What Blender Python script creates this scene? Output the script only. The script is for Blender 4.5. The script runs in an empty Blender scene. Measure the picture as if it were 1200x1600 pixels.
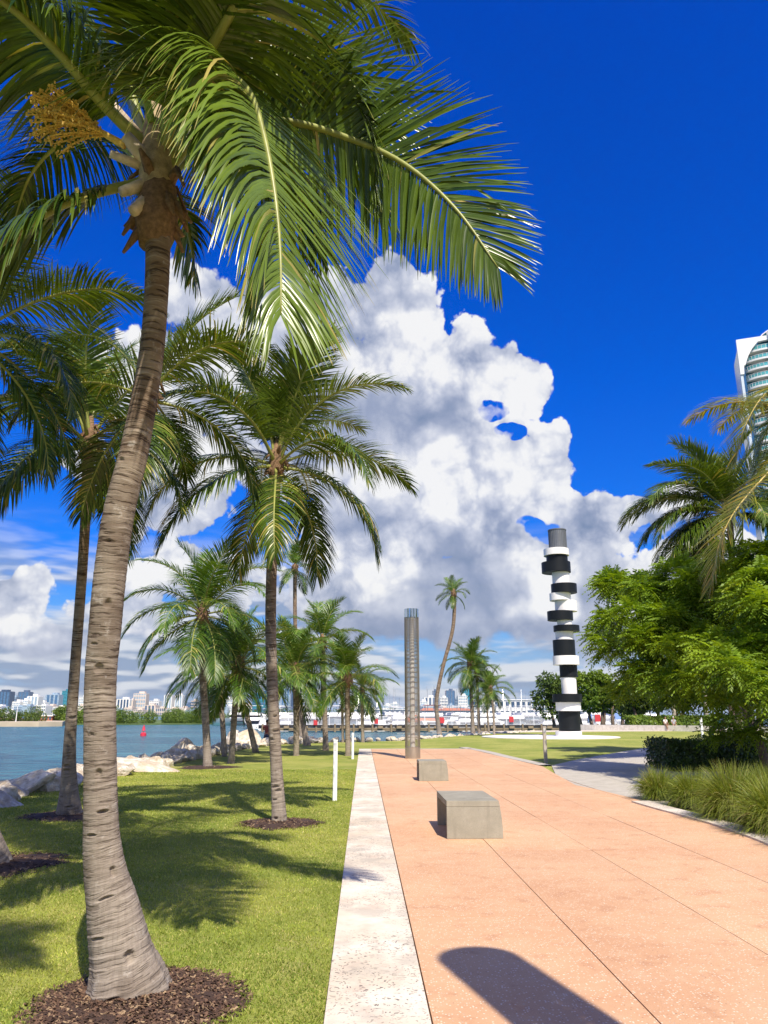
import bpy, math, random
import numpy as np
from mathutils import Vector, Matrix, noise as mnoise

R = math.radians
SC = bpy.context.scene
COL = SC.collection
rnd = random.Random(7)

# ------------------------------------------------------------------ camera
FPX = 1180.0                      # focal length in photograph pixels (1200 x 1600)
HC = 1.6                          # eye height
PITCH = math.atan((1117 - 800) / FPX)
SP, CP = math.sin(PITCH), math.cos(PITCH)
cam_d = bpy.data.cameras.new('camera')
cam_d.sensor_fit = 'VERTICAL'
cam_d.sensor_height = 36.0
cam_d.sensor_width = 27.0
cam_d.lens = 36.0 * FPX / 1600.0
cam_d.clip_start = 0.05
cam_d.clip_end = 20000
cam = bpy.data.objects.new('camera', cam_d)
COL.objects.link(cam)
cam.location = (0, 0, HC)
cam.rotation_euler = (R(90) + PITCH, 0, 0)
SC.camera = cam


def ray(px, py):
    a = (px - 600) / FPX
    b = (800 - py) / FPX
    return Vector((a, CP - b * SP, SP + b * CP))


def P(px, py, d):
    """the point at forward distance d seen towards (px, py) of the photograph"""
    r = ray(px, py)
    t = d / r.y
    return Vector((r.x * t, d, HC + r.z * t))


def G(px, py, z=0.0):
    """the point of the level z seen towards (px, py)"""
    r = ray(px, py)
    t = (z - HC) / r.z
    return Vector((r.x * t, r.y * t, z))


def azel(px, py):
    r = ray(px, py)
    return math.atan2(r.x, r.y), math.atan2(r.z, math.hypot(r.x, r.y))


# ------------------------------------------------------------------ light
SUN_EL = R(50.5)
SUN_AZ = math.atan2(0.28, -0.95)          # clockwise from +Y
sun_dir = Vector((math.sin(SUN_AZ) * math.cos(SUN_EL), math.cos(SUN_AZ) * math.cos(SUN_EL), math.sin(SUN_EL)))
sl = bpy.data.lights.new('sun', 'SUN')
sl.energy = 5.0
sl.angle = R(0.53)
sl.color = (1.0, 0.91, 0.77)
sun = bpy.data.objects.new('sun', sl)
COL.objects.link(sun)
sun.rotation_euler = sun_dir.to_track_quat('Z', 'Y').to_euler()
sun.location = (10, -30, 40)

SC.view_settings.view_transform = 'Standard'
SC.view_settings.look = 'None'
SC.view_settings.gamma = 1
SC.view_settings.use_curve_mapping = False
SC.view_settings.exposure = 0.42
SC.render.film_transparent = False
SC.cycles.use_denoising = True
SC.cycles.max_bounces = 8
SC.cycles.transparent_max_bounces = 24
SC.cycles.sample_clamp_indirect = 6
SC.cycles.use_adaptive_sampling = True

# ------------------------------------------------------------------ sky
world = bpy.data.worlds.new('World')
SC.world = world
world.use_nodes = True
WN = world.node_tree.nodes
WL = world.node_tree.links
WN.clear()


class NT:
    """tiny node-tree writer"""
    def __init__(s, tree):
        s.n = tree.nodes
        s.l = tree.links

    def put(s, sock, v):
        if isinstance(v, bpy.types.NodeSocket):
            s.l.new(v, sock)
        elif v is not None:
            if hasattr(sock.default_value, '__len__'):
                if not hasattr(v, '__len__'):
                    v = (v,) * len(sock.default_value)
                v = tuple(v)
                if len(sock.default_value) == 4 and len(v) == 3:
                    v = v + (1,)
            sock.default_value = v

    def m(s, op, a, b=None, c=None, clamp=False):
        n = s.n.new('ShaderNodeMath')
        n.operation = op
        n.use_clamp = clamp
        s.put(n.inputs[0], a)
        s.put(n.inputs[1], b)
        if c is not None:
            s.put(n.inputs[2], c)
        return n.outputs[0]

    def v(s, op, a, b=None, scale=None):
        n = s.n.new('ShaderNodeVectorMath')
        n.operation = op
        s.put(n.inputs[0], a)
        s.put(n.inputs[1], b)
        if scale is not None:
            s.put(n.inputs['Scale'], scale)
        return n.outputs['Value'] if op in ('LENGTH', 'DOT_PRODUCT', 'DISTANCE') else n.outputs[0]

    def xyz(s, x, y, z):
        n = s.n.new('ShaderNodeCombineXYZ')
        for k, q in enumerate((x, y, z)):
            s.put(n.inputs[k], q)
        return n.outputs[0]

    def sep(s, v):
        n = s.n.new('ShaderNodeSeparateXYZ')
        s.put(n.inputs[0], v)
        return n.outputs

    def rng(s, x, a, b, c=0.0, d=1.0, kind='SMOOTHSTEP', clamp=True):
        n = s.n.new('ShaderNodeMapRange')
        n.interpolation_type = kind
        n.clamp = clamp
        for k, q in enumerate((x, a, b, c, d)):
            s.put(n.inputs[k], q)
        return n.outputs[0]

    def mix(s, f, a, b, blend='MIX'):
        n = s.n.new('ShaderNodeMix')
        n.data_type = 'RGBA'
        n.blend_type = blend
        n.clamp_factor = True
        s.put(n.inputs[0], f)
        s.put(n.inputs[6], a)
        s.put(n.inputs[7], b)
        return n.outputs[2]

    def noise(s, vec, scale=5, detail=2, rough=0.5, lac=2.0, dist=0.0, dims='3D', color=False, ntype=None):
        n = s.n.new('ShaderNodeTexNoise')
        n.noise_dimensions = dims
        if ntype:
            n.noise_type = ntype
        s.put(n.inputs['Vector'], vec)
        s.put(n.inputs['Scale'], scale)
        s.put(n.inputs['Detail'], detail)
        s.put(n.inputs['Roughness'], rough)
        s.put(n.inputs['Lacunarity'], lac)
        s.put(n.inputs['Distortion'], dist)
        return n.outputs[1 if color else 0]

    def vor(s, vec, scale=5, feature='F1', detail=0, rough=0.5, lac=2.0, smooth=None, dims='3D', out='Distance', rand=1.0):
        n = s.n.new('ShaderNodeTexVoronoi')
        n.voronoi_dimensions = dims
        n.feature = feature
        s.put(n.inputs['Vector'], vec)
        s.put(n.inputs['Scale'], scale)
        if 'Detail' in n.inputs and n.inputs['Detail'].enabled:
            s.put(n.inputs['Detail'], detail)
            s.put(n.inputs['Roughness'], rough)
            s.put(n.inputs['Lacunarity'], lac)
        if smooth is not None:
            s.put(n.inputs['Smoothness'], smooth)
        s.put(n.inputs['Randomness'], rand)
        return n.outputs[out]

    def ramp(s, f, stops, interp='LINEAR'):
        n = s.n.new('ShaderNodeValToRGB')
        n.color_ramp.interpolation = interp
        e = n.color_ramp.elements
        e[0].position, e[0].color = stops[0][0], tuple(stops[0][1]) + (1,)
        e[1].position, e[1].color = stops[-1][0], tuple(stops[-1][1]) + (1,)
        for p, c in stops[1:-1]:
            q = e.new(p)
            q.color = tuple(c) + (1,)
        s.put(n.inputs[0], f)
        return n.outputs[0]

    def bump(s, h, strength=0.5, dist=0.01, normal=None):
        n = s.n.new('ShaderNodeBump')
        s.put(n.inputs['Strength'], strength)
        s.put(n.inputs['Distance'], dist)
        s.put(n.inputs['Height'], h)
        if normal is not None:
            s.put(n.inputs['Normal'], normal)
        return n.outputs[0]


W = NT(world.node_tree)
tc = WN.new('ShaderNodeTexCoord')
D = W.v('NORMALIZE', tc.outputs['Generated'])
dx, dy, dz = W.sep(D)
az = W.m('ARCTAN2', dx, dy)
el = W.m('ARCSINE', dz)
base = W.xyz(az, el, 0.0)

sky = WN.new('ShaderNodeTexSky')
sky.sky_type = 'NISHITA'
sky.sun_disc = False
sky.sun_elevation = SUN_EL
sky.sun_rotation = SUN_AZ
sky.altitude = 0
sky.air_density = 1.0
sky.dust_density = 0.3
sky.ozone_density = 3.0
SKYK = 0.10
# a deep polarised blue away from the horizon
skyc = W.mix(1.0, sky.outputs[0], W.ramp(W.rng(el, 0.0, 0.9, kind='LINEAR'),
             [(0.0, (0.78, 0.92, 1.12)), (0.10, (0.42, 0.80, 1.25)), (0.22, (0.07, 0.66, 1.75)), (0.45, (0.0, 0.60, 2.1)), (1.0, (0.0, 0.52, 2.3))]), 'MULTIPLY')

# cloud cover: big soft lobes placed by direction, broken up by billows
# the lobes are given as seen in the photograph and turned into azimuth / elevation
LOBES = [  # px, py, radius x, radius y, weight
    (150, 735, 80, 60, .9), (260, 760, 150, 140, 1.0), (330, 480, 110, 110, 1.0), (280, 590, 150, 140, 1.0), (460, 720, 120, 90, 1.0),
    (420, 470, 130, 100, 1.0), (520, 465, 120, 100, 1.0), (600, 480, 120, 130, 1.0), (615, 445, 90, 70, 1.0), (470, 600, 260, 200, 1.2),
    (690, 590, 150, 120, 1.1), (800, 590, 85, 85, 1.0), (690, 700, 170, 150, 1.1), (570, 800, 230, 150, 1.2),
    (770, 830, 190, 170, 1.2), (850, 730, 80, 90, 1.0), (920, 830, 130, 110, 1.1), (980, 800, 75, 60, .9),
    (1060, 800, 90, 60, .9), (650, 930, 340, 110, 1.2), (930, 950, 200, 120, 1.1), (1120, 900, 170, 110, 1.0),
    (0, 935, 110, 70, 1.1), (60, 1000, 150, 70, 1.0), (180, 960, 130, 80, .8), (330, 900, 160, 110, .7),
    (-150, 840, 130, 120, 1.0), (1350, 870, 160, 100, 1.0), (-400, 900, 240, 130, 1.0)]
HOLES = [(462, 806, 30, 24), (880, 826, 28, 17), (776, 682, 13, 9), (745, 640, 20, 12)]
PUFFS = [(650, 555, 90, 60), (820, 580, 70, 60), (700, 750, 55, 60), (870, 690, 50, 60), (560, 880, 80, 50), (930, 760, 60, 50), (840, 790, 50, 60), (400, 430, 110, 60), (20, 930, 70, 50), (980, 780, 60, 40), (880, 930, 40, 50), (480, 880, 60, 50)]


def lobe(coord, px, py, rx, ry):
    a, e = azel(px, py)
    a2, _ = azel(px + rx, py)
    _, e2 = azel(px, py - ry)
    ra, re = abs(a2 - a), abs(e2 - e)
    d = W.v('MULTIPLY', W.v('SUBTRACT', coord, (a, e, 0)), (1 / ra, 1 / re, 0))
    return W.m('SUBTRACT', 1.0, W.v('LENGTH', d))


def cloud_mask(coord):
    wob = W.noise(coord, 7.0, 2, 0.55, color=True, dims='2D')
    cw = W.v('ADD', coord, W.v('MULTIPLY', W.v('SUBTRACT', wob, (0.5, 0.5, 0.5)), (0.085, 0.085, 0)))
    f = None
    for (px, py, rx, ry, w) in LOBES:
        l = W.m('MULTIPLY', lobe(cw, px, py, rx, ry), w)
        f = l if f is None else W.m('SMOOTH_MAX', f, l, 0.18)
    ch = W.v('ADD', coord, W.v('MULTIPLY', W.v('SUBTRACT', wob, (0.5, 0.5, 0.5)), (0.16, 0.12, 0)))
    hol = None
    for (px, py, rx, ry) in HOLES:
        l = W.m('MAXIMUM', lobe(ch, px, py, rx * 2.0, ry * 2.0), 0.0)
        hol = l if hol is None else W.m('MAXIMUM', hol, l)
    return f, hol


def billow(coord, s=1.0):
    # rounded puffs at several sizes, creased between them
    wob = W.noise(coord, 16.0, 2, 0.5, color=True, dims='2D')
    cw = W.v('ADD', coord, W.v('MULTIPLY', W.v('SUBTRACT', wob, (0.5, 0.5, 0.5)), (0.035, 0.035, 0.0)))
    a = W.vor(cw, 8.0, 'F1', 4, 0.46, 2.3, dims='2D')
    return W.m('SUBTRACT', 0.52, a)


mask, hol = cloud_mask(base)
bil = billow(base)
lit = W.v('ADD', base, (0.008, 0.022, 0.0))
bil2 = billow(lit)
fine = W.noise(base, 60, 4, 0.7, dims='2D')
rag = W.rng(W.noise(base, 17, 3, 0.55, dims='2D'), 0.40, 0.62)
small = W.m('SUBTRACT', 0.42, W.vor(W.v('ADD', base, W.v('SCALE', W.noise(base, 40, 2, 0.5, color=True, dims='2D'), scale=0.012)), 34.0, 'F1', 2, 0.5, 2.2, dims='2D'))
dens = W.m('ADD', mask, W.m('MULTIPLY', bil, 0.46))
dens = W.m('ADD', dens, W.m('MULTIPLY', small, 0.14))
dens = W.m('ADD', dens, W.m('MULTIPLY', W.m('SUBTRACT', fine, 0.5), 0.075))
dens = W.m('SUBTRACT', dens, W.m('MULTIPLY', W.m('MULTIPLY', hol, rag), 2.3))
alpha = W.rng(dens, 0.12, W.m('ADD', W.rng(el, 0.05, 0.12, 0.75, 0.185, 'LINEAR'), W.m('MULTIPLY', W.m('MINIMUM', hol, 0.5), 0.9)))
relief = W.m('SUBTRACT', bil, bil2)                       # >0 where the puff faces the sun
# shade deep in the cloud and near its base
GREY = [(560, 640, 150, 100, .95), (620, 465, 75, 40, .6), (470, 560, 120, 110, .7), (690, 650, 70, 60, .6), (540, 815, 110, 60, .75), (690, 930, 170, 110, 1.0), (620, 1000, 330, 60, 1.25), (700, 860, 90, 70, .75),
        (930, 930, 90, 100, .75), (900, 1010, 260, 60, 1.0), (790, 790, 50, 60, .5), (120, 1030, 260, 50, .9), (60, 985, 160, 30, .6), (330, 930, 150, 80, .7), (400, 800, 120, 80, .6), (1150, 960, 180, 120, .6), (800, 700, 40, 40, .5)]
wob2 = W.noise(base, 9.0, 3, 0.6, color=True, dims='2D')
gw = W.v('ADD', base, W.v('MULTIPLY', W.v('SUBTRACT', wob2, (0.5, 0.5, 0.5)), (0.055, 0.045, 0)))
grey = None
for (px, py, rx, ry, w) in GREY:
    l = W.m('MULTIPLY', W.m('MAXIMUM', lobe(gw, px, py, rx * 1.25, ry * 1.25), 0.0), w)
    grey = l if grey is None else W.m('SMOOTH_MAX', grey, l, 0.2)
puff = None
for (px, py, rx, ry) in PUFFS:
    l = W.m('MAXIMUM', lobe(gw, px, py, rx * 1.3, ry * 1.3), 0.0)
    puff = l if puff is None else W.m('MAXIMUM', puff, l)
grey = W.m('SUBTRACT', grey, W.m('MULTIPLY', puff, 1.1))
grey = W.rng(W.m('ADD', grey, W.m('MULTIPLY', W.m('SUBTRACT', W.noise(base, 10, 4, 0.55, dims='2D'), 0.5), 0.20)), 0.04, 0.82)
light = W.m('ADD', W.m('SUBTRACT', 1.06, W.m('MULTIPLY', grey, 0.50)), W.m('MULTIPLY', relief, W.m('SUBTRACT', 0.46, W.m('MULTIPLY', grey, 0.26))))
light = W.m('ADD', light, W.m('MULTIPLY', W.m('ADD', W.m('MINIMUM', bil, 0.12), W.m('MULTIPLY', small, 0.35)), W.m('SUBTRACT', 0.55, W.m('MULTIPLY', grey, 0.42))))
light = W.m('MINIMUM', W.m('MAXIMUM', light, 0.12), 1.12)
ccol = W.ramp(light, [(0.0, (0.10, 0.16, 0.30)), (0.25, (0.20, 0.28, 0.44)), (0.5, (0.36, 0.42, 0.58)), (0.75, (0.64, 0.68, 0.80)), (0.93, (0.93, 0.94, 0.97)), (1.0, (1.0, 1.0, 1.0))])
# thin far bands low over the horizon, the same all round
bcoord = W.xyz(az, W.m('MULTIPLY', el, 4.5), 3.3)
bn = W.noise(bcoord, 4.2, 4, 0.58, dims='2D')
bl = W.m('MULTIPLY', W.rng(el, -0.01, 0.03), W.rng(el, 0.26, 0.13))
balpha = W.m('MULTIPLY', W.rng(bn, 0.30, 0.52), bl)
bsh = W.noise(W.xyz(az, W.m('MULTIPLY', W.m('ADD', el, 0.008), 4.5), 3.3), 4.2, 3, 0.58, dims='2D')
bt = W.rng(W.m('SUBTRACT', bn, bsh), -0.05, 0.07)
bcol = W.mix(bt, (0.34, 0.42, 0.58), (0.82, 0.84, 0.88))
# unseen clouds over the rest of the sky, cover raised to neutralise blue fill light
oth = W.noise(D, 2.6, 4, 0.56)
side = W.rng(dy, 0.55, 0.20)
oalpha = W.m('MULTIPLY', W.m('MULTIPLY', W.rng(oth, 0.46, 0.58), side), W.rng(el, 0.0, 0.1))
col = W.mix(W.rng(el, -0.02, 0.01), (0.20, 0.26, 0.34), W.v('SCALE', skyc, scale=SKYK))
hz = W.m('MULTIPLY', W.rng(el, 0.17, 0.0), 0.75)
col = W.mix(hz, col, (0.34, 0.52, 0.86))
col = W.mix(W.m('MULTIPLY', oalpha, 0.9), col, (0.66, 0.65, 0.63))
col = W.mix(W.m('MULTIPLY', balpha, 0.9), col, bcol)
col = W.mix(W.m('MULTIPLY', alpha, 0.97), col, ccol)
bg = WN.new('ShaderNodeBackground')
bg.inputs[1].default_value = 0.70
WL.new(col, bg.inputs[0])
wo = WN.new('ShaderNodeOutputWorld')
WL.new(bg.outputs[0], wo.inputs[0])
world.cycles.sampling_method = 'MANUAL'
world.cycles.sample_map_resolution = 512

# ================================================================== helpers
MATS = {}


def material(name, build):
    """a node material; build(nt, bsdf) fills it and returns nothing"""
    if name in MATS:
        return MATS[name]
    m = bpy.data.materials.new(name)
    m.use_nodes = True
    t = m.node_tree
    t.nodes.clear()
    out = t.nodes.new('ShaderNodeOutputMaterial')
    b = t.nodes.new('ShaderNodeBsdfPrincipled')
    t.links.new(b.outputs[0], out.inputs[0])
    nt = NT(t)
    nt.out = out
    build(nt, b)
    MATS[name] = m
    return m


def coords(nt, kind='Object'):
    n = nt.n.new('ShaderNodeTexCoord')
    return n.outputs[kind]


def wpos(nt):
    return nt.n.new('ShaderNodeNewGeometry').outputs['Position']


def attr(nt, name):
    n = nt.n.new('ShaderNodeAttribute')
    n.attribute_name = name
    return n.outputs['Fac']


def plain(name, c, rough=0.6, metal=0.0, var=0.12, scale=6.0, bump=0.0, spec=0.5, coord='Object', bscale=None):
    def f(nt, b):
        co = coords(nt, coord)
        n = nt.noise(co, scale, 5, 0.6)
        k = nt.rng(n, 0.3, 0.7, 1 - var, 1 + var, 'LINEAR')
        nt.put(b.inputs['Base Color'], nt.v('SCALE', c, scale=k))
        b.inputs['Roughness'].default_value = rough
        b.inputs['Metallic'].default_value = metal
        b.inputs['Specular IOR Level'].default_value = spec
        if bump:
            nt.put(b.inputs['Normal'], nt.bump(nt.noise(co, bscale or scale * 6, 4, 0.6), 0.6, bump))
    return material(name, f)


class MB:
    """collects polygons, builds one mesh"""
    def __init__(s):
        s.v = []
        s.f = []
        s.mi = []
        s.at = []      # per vertex 'var'
        s.n = 0

    def add(s, vs, fs, mi=0, var=0.5):
        vs = np.asarray(vs, dtype=np.float64).reshape(-1, 3)
        s.v.append(vs)
        for f in fs:
            s.f.append(tuple(int(q) + s.n for q in f))
            s.mi.append(mi)
        s.at.append(np.full(len(vs), var) if np.isscalar(var) else np.asarray(var))
        s.n += len(vs)

    def box(s, c, size, rot=0.0, mi=0, top=1.0, var=0.5):
        """box centred at c; top scales its upper face"""
        x, y, z = [q / 2 for q in size]
        pts = []
        for k, (sz, t) in enumerate(((-1, 1.0), (1, top))):
            for (a, b) in ((-1, -1), (1, -1), (1, 1), (-1, 1)):
                pts.append((a * x * t, b * y * t, sz * z))
        cr, sr = math.cos(rot), math.sin(rot)
        pts = [(p[0] * cr - p[1] * sr + c[0], p[0] * sr + p[1] * cr + c[1], p[2] + c[2]) for p in pts]
        s.add(pts, [(3, 2, 1, 0), (4, 5, 6, 7), (0, 1, 5, 4), (1, 2, 6, 5), (2, 3, 7, 6), (3, 0, 4, 7)], mi, var)

    def tube(s, pts, rad, seg=10, mi=0, caps=True, twist=None, var=0.5):
        pts = [Vector(p) for p in pts]
        n = len(pts)
        rad = [rad] * n if np.isscalar(rad) else list(rad)
        vs = []
        up = Vector((0, 0, 1))
        t0 = (pts[1] - pts[0]).normalized()
        u = t0.cross(Vector((0, 1, 0)) if abs(t0.y) < 0.9 else Vector((1, 0, 0))).normalized()
        for i in range(n):
            t = (pts[min(i + 1, n - 1)] - pts[max(i - 1, 0)]).normalized()
            u = (u - t * u.dot(t)).normalized()
            w = t.cross(u)
            for k in range(seg):
                a = 2 * math.pi * k / seg
                vs.append(pts[i] + (u * math.cos(a) + w * math.sin(a)) * rad[i])
        fs = [(i * seg + k, i * seg + (k + 1) % seg, (i + 1) * seg + (k + 1) % seg, (i + 1) * seg + k)
              for i in range(n - 1) for k in range(seg)]
        if caps:
            fs.append(tuple(reversed(range(seg))))
            fs.append(tuple((n - 1) * seg + k for k in range(seg)))
        s.add([tuple(v) for v in vs], fs, mi, var)

    def cyl(s, c, r, h, seg=32, mi=0, r2=None, var=0.5):
        r2 = r if r2 is None else r2
        vs = [(c[0] + r * math.cos(2 * math.pi * k / seg), c[1] + r * math.sin(2 * math.pi * k / seg), c[2]) for k in range(seg)]
        vs += [(c[0] + r2 * math.cos(2 * math.pi * k / seg), c[1] + r2 * math.sin(2 * math.pi * k / seg), c[2] + h) for k in range(seg)]
        fs = [(k, (k + 1) % seg, seg + (k + 1) % seg, seg + k) for k in range(seg)]
        fs += [tuple(reversed(range(seg))), tuple(range(seg, 2 * seg))]
        s.add(vs, fs, mi, var)

    def prism(s, poly, z0, z1, mi=0, var=0.5):
        n = len(poly)
        vs = [(p[0], p[1], z0) for p in poly] + [(p[0], p[1], z1) for p in poly]
        fs = [(k, (k + 1) % n, n + (k + 1) % n, n + k) for k in range(n)]
        fs += [tuple(reversed(range(n))), tuple(range(n, 2 * n))]
        s.add(vs, fs, mi, var)

    def build(s, name, mats, parent=None, loc=None, smooth=False, bevel=0.0, angle=None, world=False):
        # world=True: the polygons were given in world space; loc then only sets the origin
        me = bpy.data.meshes.new(name)
        V = np.concatenate(s.v) if s.v else np.zeros((0, 3))
        if world:
            o = origin_of(parent) + Vector(loc or (0, 0, 0))
            V = V - np.array(o)
        me.from_pydata(V.tolist(), [], s.f)
        mats = mats if isinstance(mats, (list, tuple)) else [mats]
        for m in mats:
            me.materials.append(m)
        if len(mats) > 1:
            me.polygons.foreach_set('material_index', s.mi)
        a = me.attributes.new('var', 'FLOAT', 'POINT')
        a.data.foreach_set('value', np.concatenate(s.at).astype(np.float32))
        if smooth:
            me.polygons.foreach_set('use_smooth', [True] * len(me.polygons))
            if angle:
                me.set_sharp_from_angle(angle=angle)
        me.update()
        if bevel:
            import bmesh
            bm = bmesh.new()
            bm.from_mesh(me)
            bmesh.ops.bevel(bm, geom=[e for e in bm.edges if e.is_manifold and e.calc_face_angle(0) > 0.5], offset=bevel, segments=2, affect='EDGES', profile=0.6)
            bm.to_mesh(me)
            bm.free()
        return link(name, me, parent, loc)


def quick_mesh(name, V, F, mats, var=None, smooth=False, mi=None):
    """numpy vertices and equal-sided faces to a mesh, fast"""
    V = np.ascontiguousarray(V, dtype=np.float32)
    F = np.ascontiguousarray(F, dtype=np.int32)
    me = bpy.data.meshes.new(name)
    me.vertices.add(len(V))
    me.vertices.foreach_set('co', V.ravel())
    k = F.shape[1]
    me.loops.add(F.size)
    me.loops.foreach_set('vertex_index', F.ravel())
    me.polygons.add(len(F))
    me.polygons.foreach_set('loop_start', np.arange(0, F.size, k, dtype=np.int32))
    me.polygons.foreach_set('loop_total', np.full(len(F), k, dtype=np.int32))
    for m in (mats if isinstance(mats, (list, tuple)) else [mats]):
        me.materials.append(m)
    if mi is not None:
        me.polygons.foreach_set('material_index', np.asarray(mi, dtype=np.int32))
    if smooth:
        me.polygons.foreach_set('use_smooth', np.ones(len(F), dtype=bool))
    if var is not None:
        a = me.attributes.new('var', 'FLOAT', 'POINT')
        a.data.foreach_set('value', np.asarray(var, dtype=np.float32))
    me.update(calc_edges=True)
    return me


def link(name, me, parent=None, loc=None):
    o = bpy.data.objects.new(name, me)
    COL.objects.link(o)
    if parent is not None:
        o.parent = parent
    if loc is not None:
        o.location = loc
    return o


def origin_of(p):
    v = Vector((0, 0, 0))
    while p is not None:
        v += p.location
        p = p.parent
    return v


def tag(o, label=None, cat=None, group=None, kind=None):
    if label:
        o['label'] = label
    if cat:
        o['category'] = cat
    if group:
        o['group'] = group
    if kind:
        o['kind'] = kind
    return o


def thing(name, label, cat, loc=(0, 0, 0), group=None, rot=0.0):
    o = bpy.data.objects.new(name, None)
    o.empty_display_size = 0.3
    COL.objects.link(o)
    o.location = loc
    o.rotation_euler = (0, 0, rot)
    return tag(o, label, cat, group)


def child(name, me, parent, loc=(0, 0, 0), rot=(0, 0, 0), scale=(1, 1, 1)):
    """a part modelled in its thing's own space"""
    o = bpy.data.objects.new(name, me)
    COL.objects.link(o)
    o.parent = parent
    o.location = loc
    o.rotation_euler = rot
    o.scale = scale
    return o


def copy_tree(o, parent=None):
    c = o.copy()
    COL.objects.link(c)
    if parent is not None:
        c.parent = parent
    for ch in o.children:
        copy_tree(ch, c)
    return c


def frame_noise(p, s=1.0):
    return mnoise.fractal(Vector(p) * s, 1.0, 2.0, 4)


def catmull(pts, n):
    """n points along a smooth curve through pts"""
    pts = [Vector(p) for p in pts]
    q = [pts[0] * 2 - pts[1]] + pts + [pts[-1] * 2 - pts[-2]]
    out = []
    for i in range(n):
        t = i / (n - 1) * (len(pts) - 1)
        k = min(int(t), len(pts) - 2)
        f = t - k
        a, b, c, d = q[k], q[k + 1], q[k + 2], q[k + 3]
        out.append(0.5 * ((2 * b) + (c - a) * f + (2 * a - 5 * b + 4 * c - d) * f * f + (3 * b - a - 3 * c + d) * f ** 3))
    return out

# ================================================================== materials of the setting
def m_lawn(nt, b):
    p = wpos(nt)
    big = nt.noise(p, 0.35, 3, 0.55)
    mid = nt.noise(p, 2.2, 4, 0.6)
    fin = nt.noise(nt.v('MULTIPLY', p, (1, 1, 1)), 55, 3, 0.7)
    c = nt.mix(nt.rng(big, 0.35, 0.65), (0.225, 0.270, 0.050), (0.34, 0.345, 0.085))
    c = nt.mix(nt.m('MULTIPLY', nt.rng(mid, 0.52, 0.72), 0.6), c, (0.40, 0.35, 0.14))
    c = nt.mix(nt.m('MULTIPLY', nt.rng(mid, 0.47, 0.30), 0.5), c, (0.14, 0.195, 0.035))
    c = nt.v('SCALE', c, scale=nt.rng(fin, 0.25, 0.75, 0.55, 1.5, 'LINEAR'))
    nt.put(b.inputs['Base Color'], c)
    b.inputs['Roughness'].default_value = 0.9
    b.inputs['Specular IOR Level'].default_value = 0.15
    nt.put(b.inputs['Normal'], nt.bump(fin, 0.9, 0.02))


def m_plaza(nt, b):
    p = wpos(nt)
    big = nt.noise(p, 0.5, 4, 0.6)
    spk = nt.vor(p, 62, 'F1', out='Distance')
    spc = nt.vor(p, 62, 'F1', out='Color')
    fin = nt.noise(p, 140, 3, 0.7)
    mid = nt.noise(p, 3.5, 4, 0.65)
    info = nt.n.new('ShaderNodeObjectInfo').outputs['Random']
    c = nt.mix(nt.rng(big, 0.3, 0.7), (0.575, 0.325, 0.180), (0.655, 0.405, 0.235))
    c = nt.mix(nt.m('MULTIPLY', nt.rng(mid, 0.5, 0.75), 0.45), c, (0.66, 0.455, 0.29))
    c = nt.mix(nt.m('MULTIPLY', nt.rng(mid, 0.46, 0.30), 0.5), c, (0.45, 0.225, 0.12))
    # shell chips and dark grit in the surface
    r = nt.sep(spc)[0]
    g = nt.sep(spc)[1]
    chip = nt.m('MULTIPLY', nt.rng(r, 0.72, 0.76), nt.rng(spk, 0.42, 0.30))
    c = nt.mix(nt.m('MULTIPLY', chip, 0.75), c, (0.86, 0.74, 0.58))
    grit = nt.m('MULTIPLY', nt.rng(g, 0.93, 0.95), nt.rng(spk, 0.35, 0.2))
    c = nt.mix(nt.m('MULTIPLY', grit, 0.7), c, (0.20, 0.12, 0.08))
    c = nt.v('SCALE', c, scale=nt.rng(fin, 0.3, 0.7, 0.80, 1.16, 'LINEAR'))
    c = nt.v('SCALE', c, scale=nt.rng(info, 0.0, 1.0, 0.955, 1.03, 'LINEAR'))
    nt.put(b.inputs['Base Color'], c)
    nt.put(b.inputs['Roughness'], nt.rng(fin, 0.2, 0.8, 0.55, 0.85, 'LINEAR'))
    b.inputs['Specular IOR Level'].default_value = 0.3
    nt.put(b.inputs['Normal'], nt.bump(nt.m('ADD', fin, nt.m('MULTIPLY', spk, 0.6)), 0.35, 0.003))


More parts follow.
